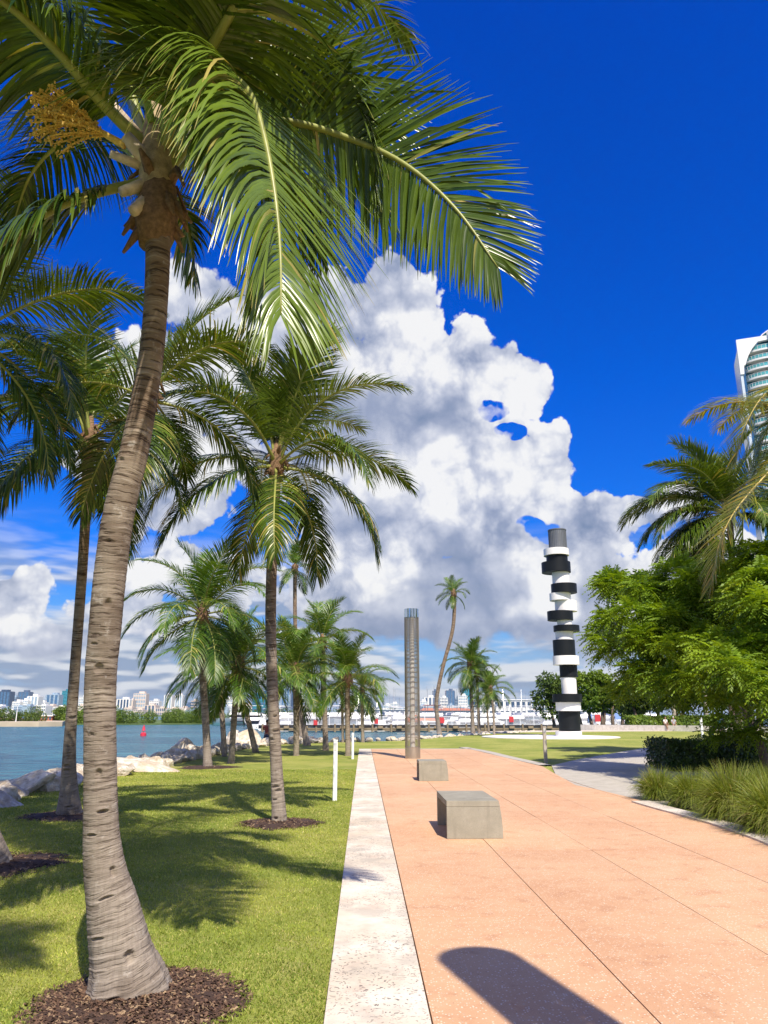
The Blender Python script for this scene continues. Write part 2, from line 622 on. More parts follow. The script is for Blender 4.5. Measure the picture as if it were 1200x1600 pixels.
def m_coral(nt, b):
    """pale oolite with dark elongated pits"""
    p = wpos(nt)
    info = nt.n.new('ShaderNodeObjectInfo').outputs['Random']
    big = nt.noise(p, 1.6, 4, 0.6)
    warp = nt.v('ADD', nt.v('MULTIPLY', p, (19, 44, 30)), nt.v('SCALE', nt.noise(p, 5, 2, 0.6, color=True), scale=16.0))
    pit = nt.vor(warp, 1.0, 'F1', out='Distance')
    pr = nt.sep(nt.vor(warp, 1.0, 'F1', out='Color'))[0]
    where = nt.rng(nt.noise(p, 1.3, 3, 0.6), 0.34, 0.58)
    pits = nt.m('MULTIPLY', nt.m('MULTIPLY', nt.rng(pit, 0.38, 0.24), nt.rng(pr, 0.40, 0.50)), where)
    sm = nt.m('MULTIPLY', nt.rng(nt.noise(p, 38, 4, 0.7), 0.60, 0.70), nt.rng(where, 0.0, 1.0, 0.35, 1.0))
    c = nt.mix(nt.rng(big, 0.3, 0.7), (0.62, 0.535, 0.415), (0.76, 0.69, 0.575))
    c = nt.mix(nt.m('MULTIPLY', nt.rng(nt.noise(p, 4.5, 3, 0.6), 0.5, 0.7), 0.4), c, (0.55, 0.40, 0.31))
    c = nt.mix(nt.m('MULTIPLY', nt.rng(nt.noise(p, 2.3, 5, 0.65), 0.48, 0.66), 0.6), c, (0.42, 0.375, 0.31))
    c = nt.mix(nt.m('MULTIPLY', sm, 0.7), c, (0.30, 0.24, 0.19))
    c = nt.mix(nt.m('MULTIPLY', pits, 0.88), c, (0.13, 0.11, 0.10))
    c = nt.v('SCALE', c, scale=nt.rng(info, 0.0, 1.0, 0.93, 1.04, 'LINEAR'))
    nt.put(b.inputs['Base Color'], c)
    b.inputs['Roughness'].default_value = 0.8
    b.inputs['Specular IOR Level'].default_value = 0.2
    nt.put(b.inputs['Normal'], nt.bump(nt.m('SUBTRACT', nt.m('MULTIPLY', nt.noise(p, 60, 4, 0.7), 0.3), pits), 0.6, 0.006))


def m_water(nt, b):
    p = wpos(nt)
    q = nt.v('MULTIPLY', p, (0.35, 1.0, 1.0))
    big = nt.noise(nt.v('MULTIPLY', p, (0.25, 1, 1)), 0.06, 5, 0.65)
    mid = nt.noise(q, 0.8, 4, 0.7)
    c = nt.mix(nt.rng(big, 0.35, 0.65), (0.012, 0.110, 0.150), (0.050, 0.215, 0.250))
    c = nt.mix(nt.m('MULTIPLY', nt.rng(mid, 0.42, 0.60), 0.9), c, (0.004, 0.050, 0.085))
    nt.put(b.inputs['Base Color'], c)
    b.inputs['Roughness'].default_value = 0.22
    b.inputs['IOR'].default_value = 1.33
    b.inputs['Specular IOR Level'].default_value = 0.5
    h = nt.m('ADD', nt.noise(q, 0.9, 5, 0.62, dist=0.4), nt.m('MULTIPLY', nt.noise(q, 4.0, 4, 0.6), 0.35))
    nt.put(b.inputs['Normal'], nt.bump(h, 1.0, 0.6))


def m_mulch(nt, b):
    c = nt.ramp(attr(nt, 'var'), [(0, (0.030, 0.017, 0.011)), (0.45, (0.080, 0.042, 0.026)), (0.8, (0.15, 0.085, 0.05)), (1.0, (0.36, 0.25, 0.14))])
    nt.put(b.inputs['Base Color'], c)
    b.inputs['Roughness'].default_value = 0.9


def m_concrete(nt, b, c0=(0.27, 0.255, 0.20), c1=(0.34, 0.32, 0.255)):
    p = coords(nt)
    n = nt.noise(p, 3.0, 6, 0.65)
    f = nt.noise(p, 90, 3, 0.7)
    c = nt.mix(nt.rng(n, 0.32, 0.68), c0, c1)
    streak = nt.noise(nt.v('MULTIPLY', p, (9, 9, 0.8)), 1.0, 4, 0.6)
    c = nt.mix(nt.m('MULTIPLY', nt.rng(streak, 0.52, 0.72), 0.28), c, tuple(q * 0.62 for q in c0))
    pore = nt.m('MULTIPLY', nt.rng(nt.vor(p, 34, 'F1'), 0.16, 0.10), nt.rng(nt.noise(p, 7, 2), 0.48, 0.56))
    c = nt.mix(nt.m('MULTIPLY', pore, 0.7), c, (0.12, 0.11, 0.10))
    c = nt.v('SCALE', c, scale=nt.rng(f, 0.3, 0.7, 0.90, 1.10, 'LINEAR'))
    nt.put(b.inputs['Base Color'], c)
    b.inputs['Roughness'].default_value = 0.75
    b.inputs['Specular IOR Level'].default_value = 0.3
    nt.put(b.inputs['Normal'], nt.bump(nt.m('SUBTRACT', f, pore), 0.4, 0.003))


LAWN = material('lawn', m_lawn)
PLAZA = material('coloured_concrete', m_plaza)
CORAL = material('coral_stone', m_coral)
WATER = material('water', m_water)
MULCH = material('mulch', m_mulch)
CONC = material('concrete', m_concrete)
PAVE = material('pale_concrete', lambda nt, b: m_concrete(nt, b, (0.42, 0.385, 0.32), (0.51, 0.47, 0.40)))
WALLC = material('wall_stone', lambda nt, b: m_concrete(nt, b, (0.50, 0.46, 0.41), (0.66, 0.62, 0.57)))
DARKJ = plain('joint_filler', (0.16, 0.095, 0.06), 0.9)
SOIL = plain('soil', (0.07, 0.045, 0.03), 0.95, bump=0.02, coord='Object')
ROCKM = None

# ================================================================== ground
PD = Vector((-0.0262, 1.0, 0)).normalized()       # the way the terrace runs
PN = Vector((PD.y, -PD.x, 0))
U0 = G(507, 1600).dot(PN)                         # left and right edge of the stone band
U1 = G(673, 1600).dot(PN)


def F(u, s, z=0.0):
    v = PN * u + PD * s
    return Vector((v.x, v.y, z))


def clip(poly, u0, u1, s0, s1):
    """cut a polygon of (u, s) by a rectangle"""
    def cut(pl, ax, val, sign):
        out = []
        for i in range(len(pl)):
            a, b = pl[i - 1], pl[i]
            da, db = sign * (a[ax] - val), sign * (b[ax] - val)
            if (da >= 0) != (db >= 0):
                t = da / (da - db)
                out.append((a[0] + (b[0] - a[0]) * t, a[1] + (b[1] - a[1]) * t))
            if db >= 0:
                out.append(b)
        return out
    for ax, val, sg in ((0, u0, 1), (0, u1, -1), (1, s0, 1), (1, s1, -1)):
        poly = cut(poly, ax, val, sg)
        if len(poly) < 3:
            return []
    return poly


def area(p):
    return abs(sum(p[i - 1][0] * p[i][1] - p[i][0] * p[i - 1][1] for i in range(len(p)))) / 2


def us(px, py):
    g = G(px, py)
    return (g.dot(PN), g.dot(PD))


# the land: one raised sheet with its edge at the shore, on a sea bed that runs on under the water
SHORE = [(-30, -60), (-9.2, -20)] + [tuple(G(*q).xy) for q in ((-60, 1268), (60, 1244), (130, 1224), (235, 1203), (330, 1180), (400, 1168), (445, 1163), (520, 1160), (640, 1157), (700, 1151), (760, 1147), (850, 1143))]
SHORE += [(52, 96), (90, 104), (160, 108), (420, 150), (420, -60)]


def land_height(x, y):
    return 0.0


import bmesh
bm = bmesh.new()
vs = [bm.verts.new((p[0], p[1], 0)) for p in SHORE]
f = bm.faces.new(vs)
if f.normal.z < 0:
    f.normal_flip()
lip = bmesh.ops.extrude_face_region(bm, geom=[f])
for g in lip['geom']:
    if isinstance(g, bmesh.types.BMVert):
        g.co.z = 0
low = [v for v in vs]
for v in low:
    v.co.z = -3.0
bmesh.ops.recalc_face_normals(bm, faces=bm.faces)
me = bpy.data.meshes.new('lawn')
bm.to_mesh(me)
bm.free()
me.materials.append(LAWN)
lawn = link('lawn', me)
tag(lawn, kind='structure')

bed = MB()
bed.add([(-5000, -300, -3.2), (5000, -300, -3.2), (5000, 7000, -3.2), (-5000, 7000, -3.2)], [(0, 1, 2, 3)])
tag(bed.build('sea_bed', plain('sand', (0.45, 0.38, 0.26), 0.9)), kind='structure')
ZW = -1.3
wa = MB()
wa.add([(-5000, -300, ZW), (5000, -300, ZW), (5000, 7000, ZW), (-5000, 7000, ZW)], [(0, 1, 2, 3)])
tag(wa.build('water', WATER), kind='structure')

# terrace: coloured concrete slabs with sawn joints over a dark bed
TER = [us(587, 1171.5), us(735, 1171.5), us(800, 1187.5), us(848, 1199), us(868, 1211), us(900, 1229), us(930, 1235), us(987, 1249), us(1035, 1265),
       us(1100, 1285), us(1200, 1322), us(1330, 1385)]
TER = [(U1, TER[0][1])] + TER[1:] + [(us(1330, 1385)[0] + 0.5, -6.0), (U1, -6.0)]
S_FAR = TER[0][1]
tb = MB()
pl = [F(*q) for q in TER]
tb.prism([(p.x, p.y) for p in pl][::-1], 0.004, 0.012)
terrace = tb.build('terrace', DARKJ)
tag(terrace, kind='structure')
JU = [U1 + 0.004, us(755, 1315)[0], us(960, 1355)[0], us(1010, 1304)[0]]
w = (JU[3] - JU[1]) / 2
JU = [U1 + 0.004, JU[1], JU[1] + w, JU[1] + 2 * w, JU[1] + 3 * w, JU[1] + 4 * w, JU[1] + 5 * w, JU[1] + 6 * w, JU[1] + 7 * w, JU[1] + 8 * w, JU[1] + 9 * w]
s_cross = us(1000, 1332)[1]
JS = [s_cross + 3.05 * k for k in range(-5, 12)]
for i in range(len(JU) - 1):
    for j in range(len(JS) - 1):
        c = clip(TER, JU[i] + 0.004, JU[i + 1] - 0.004, JS[j] + 0.0025, JS[j + 1] - 0.0025)
        if len(c) < 3 or area(c) < 0.03:
            continue
        b = MB()
        q = [F(*k) for k in c]
        z = 0.030 + rnd.uniform(-0.0012, 0.0012)
        b.prism([(k.x, k.y) for k in q][::-1] if (q[1] - q[0]).cross(q[2] - q[1]).z < 0 else [(k.x, k.y) for k in q], 0.013, z)
        b.build('slab', PLAZA, terrace)

# the pale stone band along its left side: one stone after another
band = MB()
q = [F(U0 + .01, -6), F(U1 - .01, -6), F(U1 - .01, S_FAR - .01), F(U0 + .01, S_FAR - .01)]
band.prism([(k.x, k.y) for k in q], -0.10, 0.020)
stone_band = band.build('stone_band', plain('mortar', (0.25, 0.22, 0.19), 0.95))
tag(stone_band, kind='structure')
jt = [us(530, 1223)[1], us(530, 1271)[1], us(530, 1308)[1], us(530, 1370)[1]]
cuts = sorted([-6.0] + [jt[3] - 2.1 * k for k in range(1, 6) if jt[3] - 2.1 * k > -5.5] + jt + [jt[0] + 2.3 * k for k in range(1, 12) if jt[0] + 2.3 * k < S_FAR - 0.6] + [S_FAR])
for a, c in zip(cuts[:-1], cuts[1:]):
    b = MB()
    q = [F(U0, a + .004), F(U1 - .004, a + .004), F(U1 - .004, c - .004), F(U0, c - .004)]
    b.prism([(k.x, k.y) for k in q], -0.08, 0.040 + rnd.uniform(-.003, .003))
    b.build('stone', CORAL, stone_band, bevel=0.004)


def ribbon(name, pts, w, z0, z1, mat, kind='structure', parent=None, seglen=None, piece=None, gap=0.006):
    """a kerb of given width laid along pts (its outer side)"""
    P2 = catmull([(p[0], p[1], 0) for p in pts], 60)
    ob = None
    mb = MB()
    L = []
    for i, p in enumerate(P2):
        t = (P2[min(i + 1, 59)] - P2[max(i - 1, 0)]).normalized()
        n = Vector((t.y, -t.x, 0))
        L.append((p, p + n * w))
    for i in range(59):
        a, b = L[i], L[i + 1]
        poly = [(a[0].x, a[0].y), (b[0].x, b[0].y), (b[1].x, b[1].y), (a[1].x, a[1].y)]
        vs = [(x, y, z0) for x, y in poly] + [(x, y, z1) for x, y in poly]
        fs = [(4, 5, 6, 7)[::-1], (0, 1, 5, 4)[::-1], (2, 3, 7, 6)[::-1]]
        mb.add(vs, fs)
    ob = mb.build(name, mat, parent)
    me_ = ob.data
    import bmesh as _b
    q_ = _b.new()
    q_.from_mesh(me_)
    _b.ops.remove_doubles(q_, verts=q_.verts, dist=0.0005)
    _b.ops.recalc_face_normals(q_, faces=q_.faces)
    q_.to_mesh(me_)
    q_.free()
    if kind:
        tag(ob, kind=kind)
    return ob


# pale border along the slanting far side and the near planting bed
ribbon('terrace_border', [G(730, 1168.5).xy, G(765, 1175).xy, G(805, 1184.5).xy, G(862, 1197).xy], 0.42, -0.05, 0.036, PAVE)
ribbon('bed_kerb', [G(1015, 1256).xy, G(1050, 1266).xy, G(1100, 1279).xy, G(1160, 1296).xy, G(1230, 1320).xy, G(1330, 1362).xy], 0.34, -0.05, 0.055, CORAL)
te = MB()
u_r = us(735, 1171.5)[0]
te.prism([(k.x, k.y) for k in (F(U0, S_FAR + .004), F(u_r + .1, S_FAR + .004), F(u_r + .1, S_FAR + .38), F(U0, S_FAR + .38))], -.05, .036)
tag(te.build('terrace_edge', PAVE), kind='structure')

# pale concrete path from the right
path = MB()
pp = [(862, 1197), (905, 1187), (950, 1179), (1010, 1169), (1080, 1162), (1200, 1156), (1400, 1150), (1420, 1168), (1200, 1180), (1060, 1236), (1040, 1260), (1000, 1252), (960, 1242), (900, 1229), (868, 1211)]
path.prism([tuple(G(*k).xy) for k in pp][::-1], 0.003, 0.008)
path_o = path.build('path', plain('path_joint', (0.2, 0.19, 0.17), 0.9))
tag(path_o, kind='structure')
ppu = [us(*k) for k in pp]
for i in range(-1, 8):
    for j in range(0, 12):
        c = clip(ppu, 4.0 + i * 2.4, 4.0 + (i + 1) * 2.4 - 0.015, 12 + j * 3.0, 12 + (j + 1) * 3.0 - 0.02)
        if len(c) < 3 or area(c) < 0.1:
            continue
        b = MB()
        q = [F(*k) for k in c]
        A2 = sum(q[k - 1].x * q[k].y - q[k].x * q[k - 1].y for k in range(len(q)))
        if A2 < 0:
            q = q[::-1]
        b.prism([(k.x, k.y) for k in q], 0.009, 0.022)
        b.build('slab', PAVE, path_o)

# planting bed and far paths
bedp = MB()
bp = [(1048, 1256), (1100, 1272), (1160, 1288), (1230, 1312), (1330, 1350), (1600, 1300), (1600, 1180), (1200, 1182), (1062, 1238)]
bedp.prism([tuple(G(*k).xy) for k in bp][::-1], 0.004, 0.045)
tag(bedp.build('planting_bed', SOIL), kind='structure')
fp = MB()
fp.prism([tuple(G(*k).xy) for k in ((620, 1146), (760, 1145), (905, 1143.4), (1230, 1141.5), (1400, 1139), (1400, 1137.5), (1100, 1139), (905, 1141.3), (800, 1142.4), (700, 1145))], 0.004, 0.03)
tag(fp.build('far_path', plain('pale_path', (0.60, 0.52, 0.42), 0.85)), kind='structure')

# ================================================================== palms
def m_leaf(c_lo, c_hi, c_dry, trans=0.35, rough=0.38):
    def f(nt, b):
        v = attr(nt, 'var')
        p = wpos(nt)
        c = nt.mix(nt.rng(v, 0.0, 0.75, kind='LINEAR'), c_lo, c_hi)
        c = nt.mix(nt.rng(v, 0.80, 1.0, kind='LINEAR'), c, c_dry)
        c = nt.v('SCALE', c, scale=nt.rng(nt.noise(p, 3.0, 3, 0.6), 0.3, 0.7, 0.8, 1.2, 'LINEAR'))
        nt.put(b.inputs['Base Color'], c)
        b.inputs['Roughness'].default_value = rough
        b.inputs['Specular IOR Level'].default_value = 0.38
        t = nt.n.new('ShaderNodeBsdfTranslucent')
        nt.put(t.inputs[0], nt.v('MULTIPLY', c, (1.9, 1.7, 0.5)))
        m = nt.n.new('ShaderNodeMixShader')
        m.inputs[0].default_value = trans
        nt.l.new(b.outputs[0], m.inputs[1])
        nt.l.new(t.outputs[0], m.inputs[2])
        nt.l.new(m.outputs[0], nt.out.inputs[0])
    return f


LEAF = material('palm_leaf', m_leaf((0.016, 0.045, 0.005), (0.130, 0.195, 0.020), (0.42, 0.34, 0.10), 0.17, 0.27))
LEAF_FAR = material('palm_leaf_fresh', m_leaf((0.018, 0.052, 0.006), (0.110, 0.200, 0.020), (0.38, 0.35, 0.09), 0.20, 0.34))
LEAF_YEL = material('palm_leaf_yellowing', m_leaf((0.10, 0.15, 0.018), (0.27, 0.27, 0.035), (0.50, 0.33, 0.05), 0.30, 0.40))
STALK = plain('leaf_stalk', (0.27, 0.29, 0.065), 0.42, var=0.25, scale=9)
STALK_Y = plain('leaf_stalk_yellow', (0.48, 0.36, 0.08), 0.45, var=0.2)
FIBRE = plain('fibre', (0.20, 0.12, 0.065), 0.95, var=0.5, scale=30, bump=0.01)
SHEATH = plain('pale_sheath', (0.62, 0.50, 0.36), 0.7, var=0.35, scale=12, bump=0.006)
FLOWER = plain('palm_flower', (0.70, 0.47, 0.10), 0.7, var=0.3, scale=40)
FLOWER_O = plain('palm_flower_orange', (0.66, 0.30, 0.06), 0.7, var=0.3, scale=40)


def m_trunk(dark=0.0):
    def f(nt, b):
        s = attr(nt, 'var')                       # length along the trunk in metres
        g = nt.n.new('ShaderNodeTexCoord').outputs['Object']
        x, y, z = nt.sep(g)
        wob = nt.m('MULTIPLY', nt.m('SUBTRACT', nt.noise(g, 3.5, 3, 0.6), 0.5), 0.055)
        ss = nt.m('ADD', s, wob)
        ringc = nt.xyz(nt.m('MULTIPLY', x, 4.0), nt.m('MULTIPLY', y, 4.0), nt.m('MULTIPLY', ss, 50.0))
        ring = nt.noise(ringc, 1.0, 3, 0.6)
        crack = nt.m('MULTIPLY', nt.rng(ring, 0.445, 0.37), nt.rng(nt.noise(g, 6, 3, 0.6), 0.34, 0.50))
        band = nt.noise(nt.xyz(nt.m('MULTIPLY', x, 1.5), nt.m('MULTIPLY', y, 1.5), nt.m('MULTIPLY', ss, 9.0)), 1.0, 3, 0.55)
        fis = nt.noise(nt.xyz(nt.m('MULTIPLY', x, 60), nt.m('MULTIPLY', y, 60), nt.m('MULTIPLY', z, 5.0)), 1.0, 3, 0.6)
        c = nt.mix(nt.rng(band, 0.3, 0.7), (0.135, 0.100, 0.072), (0.29, 0.24, 0.185))
        low = nt.rng(s, 2.6, 0.2)
        c = nt.mix(nt.m('MULTIPLY', low, 0.55), c, (0.36, 0.31, 0.26))
        up = nt.rng(s, 2.5, 5.0)
        c = nt.mix(nt.m('MULTIPLY', up, 0.5), c, (0.23, 0.145, 0.085))
        c = nt.mix(nt.m('MULTIPLY', nt.rng(ring, 0.56, 0.72), 0.45), c, (0.50, 0.44, 0.37))
        c = nt.mix(nt.m('MULTIPLY', nt.rng(fis, 0.52, 0.40), nt.m('ADD', 0.05, nt.m('MULTIPLY', low, 0.16))), c, (0.12, 0.09, 0.07))
        crack = nt.m('MULTIPLY', crack, nt.m('SUBTRACT', 1.0, nt.m('MULTIPLY', low, 0.62)))
        c = nt.mix(nt.m('MULTIPLY', crack, 0.85), c, (0.055, 0.035, 0.025))
        c = nt.mix(nt.m('MULTIPLY', nt.rng(nt.noise(g, 2.6, 5, 0.65), 0.50, 0.66), 0.45), c, (0.12, 0.088, 0.062))
        c = nt.mix(nt.m('MULTIPLY', nt.rng(nt.noise(g, 9.0, 5, 0.7), 0.58, 0.68), 0.5), c, (0.44, 0.40, 0.35))
        if dark:
            c = nt.v('SCALE', c, scale=1 - dark)
        nt.put(b.inputs['Base Color'], c)
        b.inputs['Roughness'].default_value = 0.9
        b.inputs['Specular IOR Level'].default_value = 0.15
        h = nt.m('SUBTRACT', nt.m('ADD', ring, nt.m('MULTIPLY', fis, 0.15)), nt.m('MULTIPLY', crack, 0.8))
        nt.put(b.inputs['Normal'], nt.bump(h, 0.8, 0.012))
    return f


TRUNK = material('palm_bark', m_trunk())
SUN_H = np.array(sun_dir)


def trunk_mesh(name, pts, rad, nring, seg, base, scars=(), seed=1, rough=1.0):
    """pts/rad: control points in world space; base: origin of the mesh"""
    rs = np.random.RandomState(seed)
    C = np.array([list(p) for p in catmull(pts, nring)])
    t = np.linspace(0, len(rad) - 1, nring)
    r = np.interp(t, np.arange(len(rad)), rad)
    k = max(3, nring // 40)
    r = np.convolve(np.pad(r, k, mode='edge'), np.ones(2 * k + 1) / (2 * k + 1), mode='valid')
    s = np.concatenate([[0], np.cumsum(np.linalg.norm(np.diff(C, axis=0), axis=1))])
    T = np.gradient(C, axis=0)
    T /= np.linalg.norm(T, axis=1)[:, None]
    u = np.cross(T, np.array([0, 1.0, 0]))
    u /= np.linalg.norm(u, axis=1)[:, None]
    w = np.cross(T, u)
    a = np.arange(seg) * 2 * math.pi / seg
    # leaf scars: uneven rings of 3 to 7 cm, each a small step
    pos, edges = 0.0, []
    while pos < s[-1] + 0.2:
        edges.append(pos)
        pos += rs.uniform(0.028, 0.075)
    edges = np.array(edges)
    ph = rs.uniform(0, 6.28, 6)
    S = s[:, None] + 0.010 * np.sin(a[None, :] * 2 + ph[0] + s[:, None] * 1.3) + 0.010 * np.sin(a[None, :] * 3 + ph[1] - s[:, None] * 2.1)
    idx = np.clip(np.searchsorted(edges, S) - 1, 0, len(edges) - 2)
    fr = (S - edges[idx]) / (edges[idx + 1] - edges[idx])
    amp = rs.uniform(0.4, 1.3, len(edges))[idx]
    disp = 0.022 * amp * (fr ** 2.2 - 0.35)
    disp += 0.02 * np.sin(a[None, :] * 3 + ph[2] + s[:, None] * 0.8) + 0.015 * np.sin(a[None, :] * 5 + ph[3] - s[:, None] * 1.7)
    RR = r[:, None] * (1 + rough * disp)
    # fluted swelling at the foot
    foot = np.exp(-s / 0.22)[:, None]
    RR *= 1 + foot * 0.05 * (np.sin(a[None, :] * 7 + ph[4]) + 0.6 * np.sin(a[None, :] * 12 + ph[5]))
    for (sc, ang, hw, hh, dep) in scars:           # gouges: place along, angle, half width (m), half height, depth
        ang = ang - math.pi
        da = (a[None, :] - ang + math.pi) % (2 * math.pi) - math.pi
        ex = da * r[:, None] / hw
        ey = (s[:, None] - sc - 0.15 * hw * np.cos(ex * 1.5)) / hh
        m = np.clip(1 - ex ** 2 - ey ** 2, 0, 1) ** 0.5
        RR -= dep * m
        lip = np.clip(1 - (ex / 1.15) ** 2 - ((ey - 1.3) / 1.0) ** 2, 0, 1)
        RR += dep * 0.25 * lip
    V = C[:, None, :] + (u[:, None, :] * np.cos(a)[None, :, None] + w[:, None, :] * np.sin(a)[None, :, None]) * RR[:, :, None]
    V = V.reshape(-1, 3) - np.array(base)
    i, j = np.meshgrid(np.arange(nring - 1), np.arange(seg), indexing='ij')
    Fq = np.stack([i * seg + j, i * seg + (j + 1) % seg, (i + 1) * seg + (j + 1) % seg, (i + 1) * seg + j], -1).reshape(-1, 4)
    return quick_mesh(name, V, Fq, TRUNK, var=np.repeat(s, seg), smooth=True)


def _n(v):
    return v / np.maximum(np.linalg.norm(v, axis=-1, keepdims=True), 1e-9)


def leaflets(path, rs, per_side, lmax, width, segs, bare=0.16, grav=0.16, fold=0.25, vee=0.25, wind=(0, 0, 0), dry=0.04, bent=0.08, base_var=0.5, up=None, spread=1.0, gside=None, full=False):
    """leaflets down both sides of a rachis: arrays V (n,3), F (m,4), var"""
    C = np.array([list(p) for p in path])
    s = np.concatenate([[0], np.cumsum(np.linalg.norm(np.diff(C, axis=0), axis=1))])
    s /= s[-1]
    n = per_side * 2
    t = np.concatenate([np.linspace(bare, 0.995, per_side), np.linspace(bare, 0.995, per_side) + 0.5 / per_side])
    t = np.clip(t + rs.normal(0, 0.15 / per_side, n), 0, 0.999)
    side = np.concatenate([np.ones(per_side), -np.ones(per_side)])
    Pt = np.stack([np.interp(t, s, C[:, k]) for k in range(3)], 1)
    Pt2 = np.stack([np.interp(np.clip(t + 0.02, 0, 1), s, C[:, k]) for k in range(3)], 1)
    Pt1 = np.stack([np.interp(np.clip(t - 0.02, 0, 1), s, C[:, k]) for k in range(3)], 1)
    T = _n(Pt2 - Pt1)
    U = np.array([0, 0, 1.0]) if up is None else np.array(up, dtype=float)
    S = _n(np.cross(T, U[None, :] + 0 * T))
    N = _n(np.cross(S, T))
    prof = np.interp(t, [0, bare, bare + .12, 0.35, 0.6, 0.85, 1.0], [.5, .55, .82, 1.0, .95, .65, .38]) * rs.uniform(.88, 1.06, n)
    if full:
        prof = np.maximum(prof, np.interp(t, [0, .4, .5], [.98, .98, 0]))
    ang = np.radians(np.interp(t, [0, bare, 0.5, 0.9, 1.0], [75, 72, 58, 38, 22]) * spread + rs.normal(0, 3.5, n))
    d = S * (side * np.sin(ang))[:, None] + T * np.cos(ang)[:, None] + N * (vee + rs.normal(0, .06, n))[:, None]
    d = _n(d)
    L = prof * lmax
    g = grav * rs.uniform(.7, 1.35, n)
    if gside:
        g = np.where(side > 0, gside[0], gside[1]) * rs.uniform(.75, 1.3, n)
    kink = rs.uniform(0, 1, n) < bent
    kseg = rs.randint(1, max(2, segs), n)
    wv = np.array(wind)
    pos = Pt.copy()
    rows = []
    wprof = np.interp(np.linspace(0, 1, segs + 1), [0, .12, .4, .75, 1], [.45, .95, 1.0, .62, .06])
    base_w = T
    for k in range(segs + 1):
        Wd = _n(base_w - d * np.sum(base_w * d, 1)[:, None])
        Nn = _n(np.cross(d, Wd)) * side[:, None]
        w = (width * wprof[k] * (0.65 + .35 * prof))[:, None]
        rows.append(np.stack([pos - Wd * w - Nn * w * fold * 0, pos + Nn * w * fold, pos + Wd * w], 1))
        pos = pos + d * (L / segs)[:, None]
        q = g * (1.75 - 1.0 * k / segs)
        q = np.where(kink & (kseg == k), q + 1.3, q)
        d = _n(d + np.array([0, 0, -1.0])[None, :] * q[:, None] * (3.0 / segs) + wv[None, :] * (3.0 / segs) + rs.normal(0, .02, (n, 3)))
    V = np.stack(rows, 1)                           # n, segs+1, 3, 3
    V = V.reshape(-1, 3)
    b = (np.arange(n) * (segs + 1) * 3)[:, None]
    k = (np.arange(segs) * 3)[None, :]
    o = b + k
    f1 = np.stack([o, o + 1, o + 4, o + 3], -1).reshape(-1, 4)
    f2 = np.stack([o + 1, o + 2, o + 5, o + 4], -1).reshape(-1, 4)
    va = np.clip(base_var + rs.normal(0, .15, n), 0, .78)
    va = np.where(rs.uniform(0, 1, n) < dry, rs.uniform(.85, 1.0, n), va)
    vv = np.repeat(va[:, None], (segs + 1), 1)
    vv[:, -1] = np.minimum(1.0, vv[:, -1] + .25)
    vv = np.repeat(vv[:, :, None], 3, 2).reshape(-1)
    return V, np.concatenate([f1, f2]), vv


def stalk_mesh(name, path, r0, r1, mat, seg=8):
    mb = MB()
    n = len(path)
    rad = [r0 * (1 - i / (n - 1)) ** 0.8 + r1 for i in range(n)]
    rad[0] *= 1.5
    rad[1] *= 1.15
    mb.tube(path, rad, seg)
    V = np.concatenate(mb.v)
    me = bpy.data.meshes.new(name)
    me.from_pydata(V.tolist(), [], mb.f)
    me.materials.append(mat)
    me.polygons.foreach_set('use_smooth', [True] * len(me.polygons))
    me.update()
    return me


def proto_frond(seed, e0, bend, L, per_side, segs, width, lmax, grav, mat, stalk, vee=.25, with_stalk=True, spread=1.0, twist=0.0, dry=.04, base_var=.5):
    """frond in its own space: starts at the origin and leaves along +X"""
    rs = np.random.RandomState(seed)
    pts = [Vector((0, 0, 0))]
    n = 16
    yaw = 0.0
    for i in range(n):
        t = (i + .5) / n
        e = R(e0 - bend * (t ** 1.25))
        yaw += R(twist) / n
        pts.append(pts[-1] + Vector((math.cos(e) * math.cos(yaw), math.cos(e) * math.sin(yaw), math.sin(e))) * (L / n))
    V, Fq, va = leaflets(pts, rs, per_side, lmax, width, segs, grav=grav, vee=vee, spread=spread, dry=dry, base_var=base_var)
    if not with_stalk:
        mb = MB()
        mb.tube(pts, [0.03 * (1 - i / n) + .006 for i in range(n + 1)], 4)
        SV = np.concatenate(mb.v)
        SF = np.array([f for f in mb.f if len(f) == 4]) + len(V)
        V2 = np.concatenate([V, SV])
        return quick_mesh('frond', V2, np.concatenate([Fq, SF]), [mat, stalk], var=np.concatenate([va, np.full(len(SV), .5)]), mi=[0] * len(Fq) + [1] * len(SF)), None
    return quick_mesh('frond', V, Fq, mat, var=va), stalk_mesh('leaf_stalk', pts, .026, .005, stalk)


# classes by the angle a frond leaves the crown at
CLASSES = [(80, 40, .85, .10), (62, 75, 1.0, .16), (42, 90, 1.05, .22), (18, 85, 1.0, .28), (-8, 70, .95, .32), (-35, 45, .85, .34)]
HI, LO = [], []
for ci, (e0, bd, ls, gr) in enumerate(CLASSES):
    for q in range(2):
        HI.append(proto_frond(100 + ci * 7 + q, e0 + q * 7, bd + q * 10, 3.0 * ls, 96, 5, .0165, .92, gr * .9, LEAF, STALK, twist=(-18, 22)[q], dry=.03 if ci < 3 else .10, base_var=.62 - .07 * ci))
        LO.append(proto_frond(300 + ci * 7 + q, e0 + q * 7, bd + q * 10, 3.0 * ls, 60, 3, .021, .92, gr * .9, LEAF_FAR, STALK, with_stalk=False, twist=(-18, 22)[q], dry=.03 if ci < 3 else .08, base_var=.66 - .07 * ci))


def lookup_rot(v):
    return v


